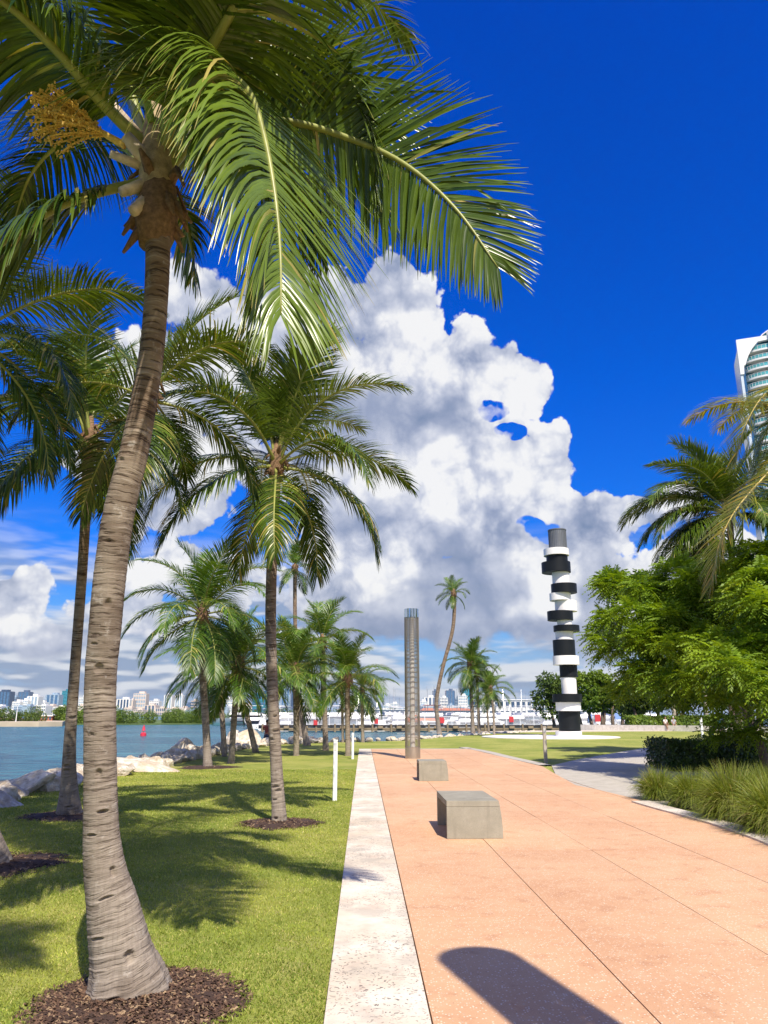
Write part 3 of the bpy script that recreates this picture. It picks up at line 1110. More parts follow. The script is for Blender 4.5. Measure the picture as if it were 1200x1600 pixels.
def crown_fibre(parent, at, r, seed, mat=None):
    rs = random.Random(seed)
    mb = MB()
    for k in range(26):
        a = rs.uniform(0, 6.28)
        z = rs.uniform(-.25, .22)
        rr = r * rs.uniform(.75, 1.15)
        p0 = Vector((math.cos(a) * rr * .5, math.sin(a) * rr * .5, z))
        p1 = Vector((math.cos(a) * rr * 1.25, math.sin(a) * rr * 1.25, z + rs.uniform(-.16, .2)))
        p2 = p1 + Vector((math.cos(a) * .08, math.sin(a) * .08, rs.uniform(-.22, .05)))
        mb.tube([at + p0, at + p1, at + p2], [r * .42, r * .30, .012], 5)
    mb.tube([at + Vector((0, 0, -.32)), at + Vector((0, 0, -.1)), at + Vector((0, 0, .15)), at + Vector((0, 0, .45))], [r * .9, r * 1.3, r * 1.1, r * .35], 12)
    return mb.build('fibre_sheath', mat or FIBRE, parent, smooth=True)


def flower_cluster(parent, at, direction, L, seed, mat, n=26):
    rs = random.Random(seed)
    d = Vector(direction).normalized()
    mb = MB()
    s = d.cross(Vector((0, 0, 1))).normalized()
    u = s.cross(d)
    mb.tube([at, at + d * L * .3, at + d * L * .55], [.03, .022, .015], 8)
    for k in range(n):
        a = rs.uniform(0, 6.28)
        sp = rs.uniform(.1, .55)
        st = at + d * L * rs.uniform(.2, .5)
        q = (d + (s * math.cos(a) + u * math.sin(a)) * sp).normalized()
        pts = [st]
        for j in range(7):
            q = (q + Vector((0, 0, -.07)) + Vector((rs.gauss(0, .06), rs.gauss(0, .06), rs.gauss(0, .06)))).normalized()
            pts.append(pts[-1] + q * L * .085)
        mb.tube(pts, [.008] * 7 + [.003], 4)
        for j, p in enumerate(pts[1:]):
            for m in range(5):
                c = p + Vector((rs.uniform(-.022, .022), rs.uniform(-.022, .022), rs.uniform(-.022, .022)))
                z = rs.uniform(.005, .010)
                mb.box(c, (z * 1.4, z * 1.4, z * 1.8), rs.uniform(0, 3))
    return mb.build('flower_cluster', mat, parent)


def mulch_ring(px, py, r, label, z=0.0, n=900, seed=3, loc=None):
    rs = np.random.RandomState(seed)
    c = G(px, py) if loc is None else loc
    mb = MB()
    ring = []
    K = 28
    for k in range(K):
        a = 2 * math.pi * k / K
        rr = r * (1 + .14 * math.sin(3 * a + seed) + .10 * math.sin(7 * a + 1) + .06 * math.sin(11 * a))
        ring.append((rr * math.cos(a), rr * math.sin(a), .004))
    vs = [(0, 0, .05)] + [(x * .6, y * .6, .035) for x, y, z_ in ring] + ring
    fs = [(0, 1 + k, 1 + (k + 1) % K) for k in range(K)] + [(1 + k, 1 + K + k, 1 + K + (k + 1) % K, 1 + (k + 1) % K) for k in range(K)]
    mb.add(vs, fs, 0, .2)
    for _ in range(n):
        a = rs.uniform(0, 6.28)
        rr = r * math.sqrt(rs.uniform(0, 1)) * rs.choice([1.0, 1.06, 1.2])
        x, y = rr * math.cos(a), rr * math.sin(a)
        zz = .05 * (1 - rr / r) + .012
        l, w2 = rs.uniform(.008, .03), rs.uniform(.003, .008)
        b = rs.uniform(0, 3.14)
        tz = rs.uniform(-.5, .5) * l
        dx_, dy_ = math.cos(b) * l, math.sin(b) * l
        nx, ny = -math.sin(b) * w2, math.cos(b) * w2
        mb.add([(x - dx_ - nx, y - dy_ - ny, zz - tz), (x + dx_ - nx, y + dy_ - ny, zz + tz), (x + dx_ + nx, y + dy_ + ny, zz + tz + .004), (x - dx_ + nx, y - dy_ + ny, zz - tz + .004)], [(0, 1, 2, 3)], 0, rs.uniform(0, 1))
    o = mb.build('bark_mulch', MULCH, loc=(c.x, c.y, z))
    return tag(o, label, 'mulch', kind='stuff')


# ------------------------------------------------------------------ the big palm in front
gb = G(204, 1556)
D0 = gb.y
near_ctl = [(204, 1556, 65), (197, 1527, 58), (191, 1497, 51), (183, 1453, 46), (175.5, 1410, 41), (166, 1367, 35.5), (160.5, 1323, 31.5), (158.5, 1280, 29), (157.5, 1200, 27.3),
            (157, 1100, 26.5), (159, 1040, 26.5), (163, 1000, 27), (172, 900, 27.3), (186, 800, 26.5), (210.5, 700, 24), (229, 600, 21.5), (238, 540, 20.5), (243, 480, 20), (246, 420, 20.5), (247, 360, 21.5), (247, 300, 21)]
pts, rad = [], []
for i, (px, py, hw) in enumerate(near_ctl):
    t = i / (len(near_ctl) - 1)
    d = D0 - 0.32 * t
    p = P(px, py, d)
    dist = (p - Vector((0, 0, HC))).dot(Vector((0, CP, SP)))
    pts.append(p)
    rad.append(hw * dist / FPX * (1.0 if i < 2 else .93 if i < 5 else .90))
pts[0].z = -0.03
near_palm = thing('coconut_palm', 'tall leaning coconut palm in the foreground with thick ringed trunk and golden flower spray', 'palm tree', (gb.x, gb.y, 0))
SC_ = [(0.42, 4.30, .045, .010, .018), (0.62, 4.85, .05, .010, .02), (0.98, 4.45, .032, .009, .02), (1.10, 5.15, .036, .012, .03), (1.32, 4.95, .02, .03, .02), (.28, 5.3, .03, .04, .03),
       (1.95, 4.9, .03, .035, .018), (2.35, 5.1, .022, .03, .02), (2.75, 4.7, .03, .012, .015), (.10, 4.6, .05, .02, .02), (3.3, 4.3, .03, .014, .014), (1.55, 4.5, .035, .008, .015), (.75, 5.4, .02, .035, .02), (2.1, 4.4, .03, .008, .012)]
tm = trunk_mesh('trunk', pts, rad, 900, 96, (gb.x, gb.y, 0), scars=SC_, seed=5)
child('trunk', tm, near_palm)
crown_at = P(245, 262, D0 - .29)


def near_frond(ctl, seed, parent=None, per_side=132, lmax=1.0, width=.0155, grav=.22, vee=.2, segs=7, bare=.16, up=None, dry=.04, base_var=.5, wind=(0, 0, 0), mat=None, stalk=None, r0=.034, bent=.08, spread=1.0, gside=None, full=False):
    P3 = [P(*q) for q in ctl]
    path = catmull(P3, 40)
    rs = np.random.RandomState(seed)
    V, Fq, va = leaflets(path, rs, per_side, lmax, width, segs, bare=bare, grav=grav, vee=vee, up=up, dry=dry, base_var=base_var, wind=wind, bent=bent, spread=spread, gside=gside, full=full)
    parent = parent or near_palm
    o = np.array(parent.location)
    me = quick_mesh('frond', V - o, Fq, mat or LEAF, var=va)
    fo = child('frond', me, parent)
    st = stalk_mesh('leaf_stalk', [p - parent.location for p in path], r0, .004, stalk or STALK, 10)
    child('leaf_stalk', st, fo)
    return fo


dc = D0 - .29
near_frond([(256, 235, dc), (266, 165, dc - .2), (312, 124, dc - .45), (358, 119, dc - .6), (392, 150, dc - .7), (414, 220, dc - .8), (430, 310, dc - .87), (438, 400, dc - .9), (439, 492, dc - .95)], 1, gside=(.46, .17), full=True, bare=.10, lmax=1.12, width=.0135, vee=.10, base_var=.78, dry=.04, per_side=165, spread=1.25)
near_frond([(262, 262, dc), (340, 195, dc + .1), (450, 190, dc + .15), (560, 222, dc + .1), (640, 262, dc), (715, 330, dc - .1), (778, 418, dc - .15)], 2, gside=(.07, .34), up=(0, 1, .4), lmax=.92, vee=.05, base_var=.35, bent=.12, per_side=130, spread=1.05)
near_frond([(258, 240, dc), (330, 150, dc + .35), (430, 92, dc + .7), (520, 105, dc + .9), (575, 170, dc + 1.0), (598, 250, dc + 1.0)], 3, gside=(.06, .26), up=(0, 1, .5), lmax=.98, vee=.05, base_var=.55)
near_frond([(256, 230, dc), (305, 120, dc - .3), (355, 30, dc - .6), (405, -60, dc - .85), (480, -120, dc - 1.1), (560, -130, dc - 1.3)], 4, grav=.26, lmax=.9, vee=.1, r0=.045, base_var=.45)
near_frond([(228, 230, dc), (150, 150, dc - .3), (80, 70, dc - .55), (0, 0, dc - .8), (-90, -40, dc - 1.0), (-180, -30, dc - 1.2)], 5, grav=.34, lmax=.95, vee=.05, r0=.045, base_var=.35)
near_frond([(225, 285, dc), (165, 298, dc - .15), (95, 322, dc - .35), (20, 368, dc - .5), (-70, 440, dc - .65), (-150, 540, dc - .8)], 6, grav=.34, lmax=.85, vee=.05, r0=.036, base_var=.25)
near_frond([(243, 215, dc), (236, 90, dc + .2), (215, -20, dc + .4), (180, -110, dc + .55), (140, -180, dc + .7)], 7, grav=.14, lmax=.8, vee=.2, base_var=.6)
near_frond([(248, 225, dc), (290, 90, dc + .5), (380, -10, dc + 1.1), (490, -30, dc + 1.6), (580, 5, dc + 1.9), (640, 60, dc + 2.1)], 8, grav=.2, lmax=.95, vee=.12, base_var=.5)
near_frond([(236, 235, dc), (170, 90, dc + .5), (80, 20, dc + 1.0), (-20, 30, dc + 1.4), (-100, 90, dc + 1.7)], 9, grav=.28, lmax=.95, vee=.05, base_var=.3)
near_frond([(262, 275, dc), (330, 225, dc + .5), (400, 235, dc + .9), (460, 290, dc + 1.2), (500, 370, dc + 1.3)], 10, grav=.28, lmax=1.1, vee=.05, base_var=.3)
near_frond([(232, 270, dc), (180, 220, dc + .5), (110, 215, dc + .95), (50, 270, dc + 1.25), (20, 350, dc + 1.4)], 11, grav=.34, lmax=.9, vee=.05, base_var=.25)
near_frond([(256, 240, dc), (266, 180, dc - .3), (292, 150, dc - .6), (326, 158, dc - .85), (350, 205, dc - 1.0), (358, 270, dc - 1.05)], 12, per_side=95, gside=(.50, .40), full=True, bare=.2, lmax=.86, width=.0135, vee=.05, base_var=.66)
near_frond([(250, 225, dc), (270, 100, dc - .3), (262, 0, dc - .7), (235, -90, dc - 1.1), (190, -170, dc - 1.5)], 13, grav=.2, lmax=.8, vee=.15, base_var=.45)
near_frond([(262, 250, dc), (360, 150, dc + .2), (450, 120, dc + .3), (520, 150, dc + .35), (570, 230, dc + .35), (600, 320, dc + .3)], 14, grav=.24, lmax=1.1, vee=.08, base_var=.5)
near_frond([(250, 290, dc), (262, 300, dc + .4), (285, 330, dc + .7), (300, 390, dc + .8), (305, 440, dc + .8)], 15, per_side=50, grav=.3, lmax=.5, vee=.0, base_var=.45, dry=.2)
near_frond([(230, 225, dc), (190, 110, dc + .1), (130, 20, dc + .2), (50, -50, dc + .3), (-40, -80, dc + .4)], 16, grav=.3, lmax=.95, vee=.08, base_var=.3)
# pale cut leaf bases and the sheath round the growing point
mb = MB()
o = near_palm.location
for (a, b, r) in (((238, 262), (196, 212), .055), ((236, 285), (190, 300), .045), ((228, 262), (172, 240), .035), ((240, 305), (208, 330), .05), ((215, 214), (137, 122), .045)):
    p0, p1 = P(a[0], a[1], dc - .02) - o, P(b[0], b[1], dc - .16) - o
    m_ = (p0 + p1) / 2
    mb.tube([p0, m_, p1], [r * 1.15, r, r * .82], 9)
mb.build('cut_leaf_base', SHEATH, near_palm, smooth=True)
mb = MB()
mb.tube([P(246, 330, dc) - o, P(246, 290, dc) - o, P(245, 240, dc) - o, P(243, 180, dc) - o, P(240, 130, dc) - o], [.10, .135, .12, .075, .05], 16)
mb.build('crown_shaft', plain('crown_shaft', (0.40, 0.30, 0.16), 0.8, var=.4, scale=18, bump=.01), near_palm, smooth=True)
crown_fibre(near_palm, P(246, 325, dc) - o, .12, 4)
flower_cluster(near_palm, P(196, 228, dc - .12) - o, P(112, 180, dc - .22) - P(196, 228, dc - .12), .66, 5, FLOWER, 44)
mb = MB()
mb.tube([P(237, 190, dc - .1) - o, P(225, 140, dc - .15) - o, P(214, 100, dc - .18) - o, P(206, 68, dc - .2) - o], [.028, .034, .022, .003], 8)
mb.build('spear_leaf', plain('spear', (0.22, 0.33, 0.06), .4), near_palm, smooth=True)
mulch_ring(215, 1566, .54, 'brown bark mulch spread round the foot of the foreground palm', n=7500, seed=2, loc=Vector((gb.x + .08, gb.y - .12, 0)))


# ------------------------------------------------------------------ every other palm
def palm(label, ctl, hw0, hw1, span, nf, seed, hi=False, group='coconut palms along the shore', flower=None, depth_lean=0.0, dirs=None, lens=1.0, mulch=None, fan=0, loc_d=None, droop=0, up=0):
    """ctl: pixels from foot to crown; hw0, hw1: half widths there; span: frond length in pixels"""
    g = G(*ctl[0]) if loc_d is None else P(ctl[0][0], ctl[0][1], loc_d)
    if loc_d is not None:
        g.z = 0
    rs = random.Random(seed)
    t = thing('coconut_palm', label, 'palm tree', (g.x, g.y, 0), group)
    n = len(ctl)
    P3 = []
    for i, (px, py) in enumerate(ctl):
        d = g.y + depth_lean * i / (n - 1)
        P3.append(P(px, py, d))
    P3[0] = Vector((g.x, g.y, -.04))
    k = (P3[-1] - Vector((0, 0, HC))).dot(Vector((0, CP, SP))) / FPX
    k0 = (P3[0] - Vector((0, 0, HC))).dot(Vector((0, CP, SP))) / FPX
    C = catmull(P3, 14)
    r = [hw1 * k + (hw0 * k0 - hw1 * k) * math.exp(-i / 13 * 9) for i in range(14)]
    scars = ()
    if hi:
        scars = [(rs.uniform(.1, 1.7), rs.uniform(4.0, 5.4), rs.uniform(.03, .08), rs.uniform(.012, .03), .035) for _ in range(7)]
    me = trunk_mesh('trunk', C, r, 300 if hi else 70, 40 if hi else 14, (g.x, g.y, 0), scars=scars, seed=seed, rough=1.0 if hi else 1.6)
    child('trunk', me, t)
    top = C[-1] - Vector((g.x, g.y, 0))
    L = span * k / 3.0 * lens
    crown_fibre(t, top, max(r[-1] * 1.25, .09), seed)
    prot = HI if hi else LO
    off = rs.uniform(0, 6.28)
    for i in range(nf):
        u = i / (nf - 1)
        ci = min(5, int(u * 5.9))
        if droop:
            ci = min(5, int((u ** (1 - droop)) * 5.9))
        if up:
            ci = min(5, int((u ** (1 + up * 4)) * 5.9))
        fm, sm = prot[ci * 2 + rs.randint(0, 1)]
        a = off + i * 2.399963 + rs.uniform(-.2, .2)
        s = L * rs.uniform(.9, 1.08)
        tilt = rs.uniform(-.12, .12)
        o_ = child('frond', fm, t, (top.x + .05 * math.cos(a), top.y + .05 * math.sin(a), top.z + .12 - .22 * u), (rs.uniform(-.25, .25), tilt, a), (s, s * 1.0, s))
        if sm is not None:
            child('leaf_stalk', sm, o_)
    if flower:
        flower_cluster(t, top + Vector((0, -.05, 0)), flower, .8, seed, FLOWER_O, 26)
    if mulch:
        mulch_ring(0, 0, mulch[0], mulch[1], n=mulch[2], seed=seed, loc=Vector((g.x, g.y, 0)))
    return t


palm('slender coconut palm whose swollen notched foot stands in mulch beside the shore rocks', [(108, 1275), (108, 1180), (116, 1060), (125, 940), (133, 820), (138, 690)], 21, 7.5, 265, 18, 11, hi=True, depth_lean=-1.5,
     flower=(-.8, -.3, .5), mulch=(.72, 'reddish bark mulch round the slender palm beside the rocks', 900))
palm('coconut palm at the left edge, only its foot and some high fronds in the picture', [(-14, 1352), (-45, 1200), (-62, 1000), (-66, 800), (-58, 650), (-42, 522)], 34, 10, 290, 17, 12, hi=True, depth_lean=-1.2,
     mulch=(.75, 'bark mulch round the palm foot at the left edge', 1400))
palm('coconut palm in the middle of the lawn, straight slim trunk, dark full crown', [(437, 1287), (432, 1200), (426, 1080), (423, 960), (426, 840), (432, 725)], 12.5, 8, 240, 21, 13, hi=True, up=.12,
     mulch=(.60, 'round brown mulch bed under the palm in the middle of the lawn', 1100))
palm('palm hidden behind the foreground trunk, only its broad dark drooping fronds showing', [(161, 1338), (158, 1100), (174, 900), (204, 740), (230, 622)], 13, 10, 235, 8, 41, hi=True, droop=.25)
palm('coconut palm with a bright upright spear leaf, beside the two leaning ones on the left', [(325, 1199), (322, 1140), (317, 1060), (316, 960)], 8, 5.5, 136, 24, 14, mulch=(.9, 'small mulch patch under the palm with the spear leaf', 200))
palm('thin short palm between two taller trunks left of the middle palm', [(351, 1182), (347, 1120), (341, 1050)], 5, 4, 100, 18, 15)
palm('dark trunked coconut palm just left of the middle palm trunk', [(361, 1193), (366, 1120), (373, 1040)], 6, 4.5, 112, 22, 16)
palm('coconut palm leaning left toward the rocks behind the middle palm', [(400, 1176), (386, 1120), (366, 1060)], 5.5, 4, 84, 14, 17)
palm('coconut palm with bushy yellow green crown right of the middle palm trunk', [(463, 1181), (463, 1120), (462, 1050)], 4.5, 4.5, 90, 22, 18)
palm('coconut palm on a mound with its leaning flared foot behind the bushy one', [(480, 1165), (472, 1120), (457, 1030)], 7, 4, 80, 16, 19)
palm('very tall slender palm with a small crown above all others on the shore', [(470, 1160), (464, 1060), (461, 960), (461, 889)], 4, 3, 52, 15, 20)
palm('wide dark crowned palm with leaning foot between the bushy palm and the path lights', [(509, 1173), (507, 1110), (503, 1005)], 5.5, 4, 84, 21, 21)
palm('bright green coconut palm standing just left of the white path lights', [(544, 1181), (543, 1120), (543, 1062)], 4.6, 3.8, 84, 22, 22)
palm('small palm half hidden behind the bright green one', [(536, 1160), (535, 1120), (534, 1083)], 2.2, 2, 42, 14, 23)
palm('small palm with drooping yellow green fronds left of the mesh light column', [(567, 1160), (566, 1120), (566, 1080)], 3.0, 2.6, 56, 18, 24)
palm('tall lone palm with a curving pale trunk right of the mesh light column', [(687, 1149), (682, 1100), (690, 1050), (706, 990), (710, 955), (709, 928)], 4.2, 2.8, 32, 15, 25)
palm('leftmost and tallest of the palm group in front of the marina', [(739, 1146), (737, 1100), (734, 1040)], 4.2, 2.8, 50, 20, 26, group='palms on the lawn before the marina')
palm('second palm of the group before the marina, crown tangled with its left neighbour', [(749, 1146), (747, 1100), (745, 1052)], 3.0, 2.2, 46, 18, 27, group='palms on the lawn before the marina')
palm('small thin palm in the middle of the group before the marina', [(764, 1146), (762, 1120), (760, 1090)], 1.8, 1.6, 32, 14, 28, group='palms on the lawn before the marina')
palm('rightmost palm of the group before the marina, thin trunk and round crown', [(772, 1150), (771, 1115), (767, 1078)], 2.3, 1.8, 42, 18, 29, group='palms on the lawn before the marina')

# a palm behind the camera to the left: the photograph shows the shadow of its crown on the near lawn
bp_ = thing('coconut_palm', 'coconut palm behind the camera, seen by its shadow on the near lawn at the left', 'palm tree', (-2.2, -2.4, 0), 'coconut palms along the shore')
child('trunk', trunk_mesh('trunk', [Vector((-2.2, -2.4, -.04)), Vector((-2.1, -2.2, 4)), Vector((-1.95, -1.75, 9.0))], [.22, .12, .11], 90, 20, (-2.2, -2.4, 0), seed=90), bp_)
for i in range(15):
    fm, sm = HI[(i * 5 + 2) % 12]
    o_ = child('frond', fm, bp_, (.25, .65, 9.05), (0, 0, i * 2.4 + .4), (.70, .70, .70))
    child('leaf_stalk', sm, o_)

# ================================================================== things on the terrace and lawn
def m_metal(nt, b):
    p = coords(nt)
    n = nt.noise(nt.v('MULTIPLY', p, (3, 3, 0.6)), 3.0, 4, 0.6)
    nt.put(b.inputs['Base Color'], nt.mix(n, (0.42, 0.37, 0.29), (0.60, 0.55, 0.46)))
    b.inputs['Metallic'].default_value = 0.9
    nt.put(b.inputs['Roughness'], nt.rng(n, 0.2, 0.8, 0.30, 0.5, 'LINEAR'))


STEEL = material('brushed_steel', m_metal)
POLISH = plain('polished_cap', (0.55, 0.62, 0.70), 0.06, 1.0, var=.03)
ACRYL = plain('frosted_tube', (0.55, 0.55, 0.53), 0.5, var=.05)


def light_column(label, x, y, h=5.58, r=.285):
    t = thing('light_column', label, 'light column', (x, y, 0.03))
    mb = MB()
    mb.cyl((0, 0, 0), r, .40, 48)
    mb.cyl((0, 0, .401), r + .004, .014, 48)
    mb.build('base', STEEL, t, smooth=True, angle=R(30))
    mb = MB()
    mb.cyl((0, 0, h - .32), r, .32, 48)
    mb.cyl((0, 0, h - .335), r + .004, .014, 48)
    mb.build('cap', POLISH, t, smooth=True, angle=R(30))
    mb = MB()
    K = 84
    for k in range(K):
        a = 2 * math.pi * k / K
        mb.box((r * .985 * math.cos(a), r * .985 * math.sin(a), (.415 + h - .335) / 2), (.0072, .0072, h - .75), a)
    o = mb.build('wire_shell', STEEL, t)
    o['kind'] = 'stuff'
    z, step = h - .40, .075
    zs = []
    while z > .5:
        zs.append(z)
        z -= step
        step *= 1.055
    me = None
    S = 40
    mbr = MB()
    vs, fs = [], []
    for k in range(S):
        a = 2 * math.pi * k / S
        for (rr, zz) in ((r * .95, -.008), (r * .95, .008), (r * .80, .008), (r * .80, -.008)):
            vs.append((rr * math.cos(a), rr * math.sin(a), zz))
    for k in range(S):
        for j in range(4):
            fs.append((k * 4 + j, k * 4 + (j + 1) % 4, ((k + 1) % S) * 4 + (j + 1) % 4, ((k + 1) % S) * 4 + j))
    me = bpy.data.meshes.new('ring')
    me.from_pydata(vs, [], fs)
    me.materials.append(STEEL)
    for z in zs:
        child('ring', me, t, (0, 0, z))
    mb = MB()
    mb.cyl((0, 0, .40), .10, h - .75, 20)
    mb.build('lamp_tube', ACRYL, t, smooth=True, angle=R(30))
    return t


cb = G(645, 1185, .03)
light_column('tall steel mesh light column with a shiny blue reflecting cap behind the two concrete benches', cb.x, cb.y)
tip = G(752, 1500, .03)
light_column('tall steel mesh light column behind the camera, seen by its rounded shadow on the terrace',
             tip.x + sun_dir.x / sun_dir.z * 5.55, tip.y + sun_dir.y / sun_dir.z * 5.55)


def bench(label, pl, pr, top_back, h=.47):
    a, b = G(*pl, .03), G(*pr, .03)
    back = G(*top_back, h + .03)
    w_ = (b - a).length
    depth = (back - a).dot(PD)
    t = thing('concrete_bench', label, 'bench', ((a.x + b.x) / 2, (a.y + b.y) / 2, .031), group='concrete benches on the terrace', rot=math.atan2(PD.x, PD.y) * -1)
    th = .075
    hw = w_ / 2

    def slab(name, y0, y1, z0, z1, splay0=.035, splay1=0.0, bev=.006):
        m_ = MB()
        def xr(z):
            return hw - .045 * (z / h) ** 2.2
        zs = [z0 + (z1 - z0) * k / 4 for k in range(5)]
        vs = []
        for z in zs:
            vs += [(-hw, y0, z), (xr(z), y0, z), (xr(z), y1, z), (-hw, y1, z)]
        fs = [(3, 2, 1, 0), (16, 17, 18, 19)]
        for k in range(4):
            for j in range(4):
                fs.append((k * 4 + j, k * 4 + (j + 1) % 4, (k + 1) * 4 + (j + 1) % 4, (k + 1) * 4 + j))
        m_.add(vs, fs)
        return m_.build(name, CONC, t, bevel=bev)
    slab('leg', .002, th, 0, h - th - .001)
    slab('leg', depth - th, depth - .002, 0, h - th - .001)
    slab('seat', 0, depth, h - th, h)
    return t


bench('near concrete bench, larger in view, open at its left side, on the orange terrace', (698.7, 1311), (787, 1311), (679, 1235.5))
bench('far concrete bench, at the foot of the steel mesh column', (655, 1220.5), (701, 1220.5), (645.5, 1186))

# ------------------------------------------------------------------ path lights
POSTW = plain('white_post', (0.74, 0.76, 0.77), 0.45, 0.0, var=.05)
POSTB = plain('weathered_post', (0.42, 0.38, 0.31), 0.7, var=.15, scale=12)


def path_light(label, px, pyb, pyt, wpx, mat):
    g = G(px, pyb)
    k = (g - Vector((0, 0, HC))).dot(Vector((0, CP, SP))) / FPX
    ht = P(px, pyt, g.y).z
    w2 = wpx * k
    t = thing('path_light', label, 'path light', (g.x, g.y, 0), group='slim path lights')
    m_ = MB()
    m_.box((0, 0, (ht - .02) / 2 - .02), (w2, w2 * .8, ht - .02 + .04), .1)
    m_.build('post', mat, t, bevel=.004)
    m_ = MB()
    m_.box((0, 0, ht - .012), (w2 * 1.08, w2 * .9, .03), .1)
    m_.build('cap', mat, t, bevel=.003)
    m_ = MB()
    m_.box((0, -w2 * .415, ht - .13), (w2 * .6, .006, .14), .1)
    m_.build('lens', plain('lens', (0.55, 0.57, 0.58), .2), t)
    return t


path_light('white path light on the lawn left of the stone band, nearest and largest', 523, 1251, 1156, 6.6, POSTW)
path_light('white path light beyond the near one, beside the bright green palm', 551, 1186, 1145, 3.6, POSTW)
path_light('greyish tan path light on the lawn in front of the striped sculpture', 853, 1192, 1135, 5.0, POSTB)
path_light('white path light on the far right lawn near the curved wall', 1098, 1153, 1120.5, 3.2, POSTW)

# thin dark post with a small pale board near the wall
t = thing('sign_post', 'thin dark post holding a small pale blue board by the curved wall', 'sign', tuple(G(1018, 1140)))
g = G(1018, 1140)
m_ = MB()
hp = P(1018, 1106, g.y).z
m_.cyl((0, 0, -.05), .045, hp + .05, 10)
m_.build('post', plain('dark_post', (0.05, 0.05, 0.05), .5), t)
m_ = MB()
k = g.y / FPX * 1.03
m_.box((-10 * k, .05, P(1008, 1127, g.y).z), (19 * k, .05, 4.5 * k))
m_.build('board', plain('pale_blue_board', (0.45, 0.68, 0.78), .5), t)

# ------------------------------------------------------------------ striped sculpture
DS = 60.0
sb = P(888, 1150, DS)
scu = thing('striped_sculpture', 'tall leaning tower sculpture of stacked offset black and white discs with a grey lantern top', 'sculpture', (sb.x, sb.y, .06))
WHT = plain('white_paint', (0.84, 0.82, 0.79), 0.42, var=.04, scale=1.5)
BLK = plain('black_paint', (0.008, 0.010, 0.012), 0.45, var=.2, scale=1.5, spec=.25)
GRY = plain('lantern_grey', (0.16, 0.17, 0.18), 0.4, .3, var=.1)
segs_ = [(157, 270, 122, 248, 'g'), (122, 285, 249, 291, 'w'), (140, 278, 292, 331, 'b'), (112, 300, 332, 398, 'b'), (180, 292, 399, 477, 'w'), (170, 336, 478, 536, 'b'),
         (162, 300, 537, 584, 'w'), (200, 343, 585, 654, 'w'), (147, 313, 655, 714, 'b'), (210, 305, 715, 747, 'w'), (190, 358, 748, 786, 'b'), (203, 320, 787, 843, 'w'),
         (182, 325, 844, 948, 'b'), (182, 352, 949, 1007, 'w'), (230, 345, 1008, 1087, 'b'), (240, 338, 1088, 1197, 'w'), (180, 370, 1198, 1251, 'b'), (203, 365, 1252, 1309, 'w'),
         (222, 362, 1310, 1440, 'b'), (203, 373, 1441, 1482, 'w')]
zprev = None
for i, (xl, xr, yt, yb, c) in enumerate(reversed(segs_)):
    cx = 820 + (xl + xr) / 2 / 4.21
    k = (P(cx, 800 + yb / 4.21, DS) - Vector((0, 0, HC))).dot(Vector((0, CP, SP))) / FPX
    r_ = (xr - xl) / 2 / 4.21 * k
    top = P(cx, 800 + yt / 4.21, DS)
    bot = P(cx, 800 + yb / 4.21, DS)
    z0 = .06 if zprev is None else zprev
    z1 = top.z
    m_ = MB()
    off = .45 * math.sin(i * 2.3) if r_ > 2.0 else .15 * math.sin(i * 1.7)
    m_.cyl((top.x - sb.x, DS - sb.y + off, z0 + (.012 if zprev is not None else 0) - .06), r_, z1 - z0 - .012, 64)
    if c == 'g':
        for q in range(30):
            a = 2 * math.pi * q / 30
            m_.box((top.x - sb.x + r_ * 1.005 * math.cos(a), DS - sb.y + off + r_ * 1.005 * math.sin(a), (z0 + z1) / 2 - .06), (.05, .05, z1 - z0 - .1), a)
        m_.cyl((top.x - sb.x, DS - sb.y + off, z1 - .065), r_ * 1.07, .07, 48)
        m_.build('lantern', GRY, scu, smooth=True, angle=R(30))
    else:
        m_.build('disc', WHT if c == 'w' else BLK, scu, smooth=True, angle=R(30), bevel=0)
    zprev = z1
pad = MB()
pc = G(878, 1154.6)
pad.cyl((0, 0, 0), 5.0, .055, 72)
pad_o = pad.build('sculpture_pad', plain('white_concrete', (0.80, 0.78, 0.75), .7, var=.05), loc=(pc.x, 58.2, .004), smooth=True, angle=R(30))
tag(pad_o, kind='structure')

# ------------------------------------------------------------------ boulders along the shore
def m_rock(nt, b):
    p = coords(nt)
    n = nt.noise(p, 2.2, 6, 0.65)
    c = nt.mix(nt.rng(n, 0.35, 0.65), (0.52, 0.42, 0.29), (0.80, 0.75, 0.65))
    c = nt.mix(nt.m('MULTIPLY', nt.rng(nt.noise(p, 5.0, 4, 0.65), 0.50, 0.66), .55), c, (0.30, 0.22, 0.14))
    g = nt.sep(wpos(nt))[2]
    c = nt.mix(nt.m('MULTIPLY', nt.rng(g, -0.75, -1.15), .7), c, (0.12, 0.10, 0.06))
    nt.put(b.inputs['Base Color'], c)
    b.inputs['Roughness'].default_value = .9
    nt.put(b.inputs['Normal'], nt.bump(nt.noise(p, 9, 6, 0.7), .9, .06))


ROCK = material('limestone', m_rock)


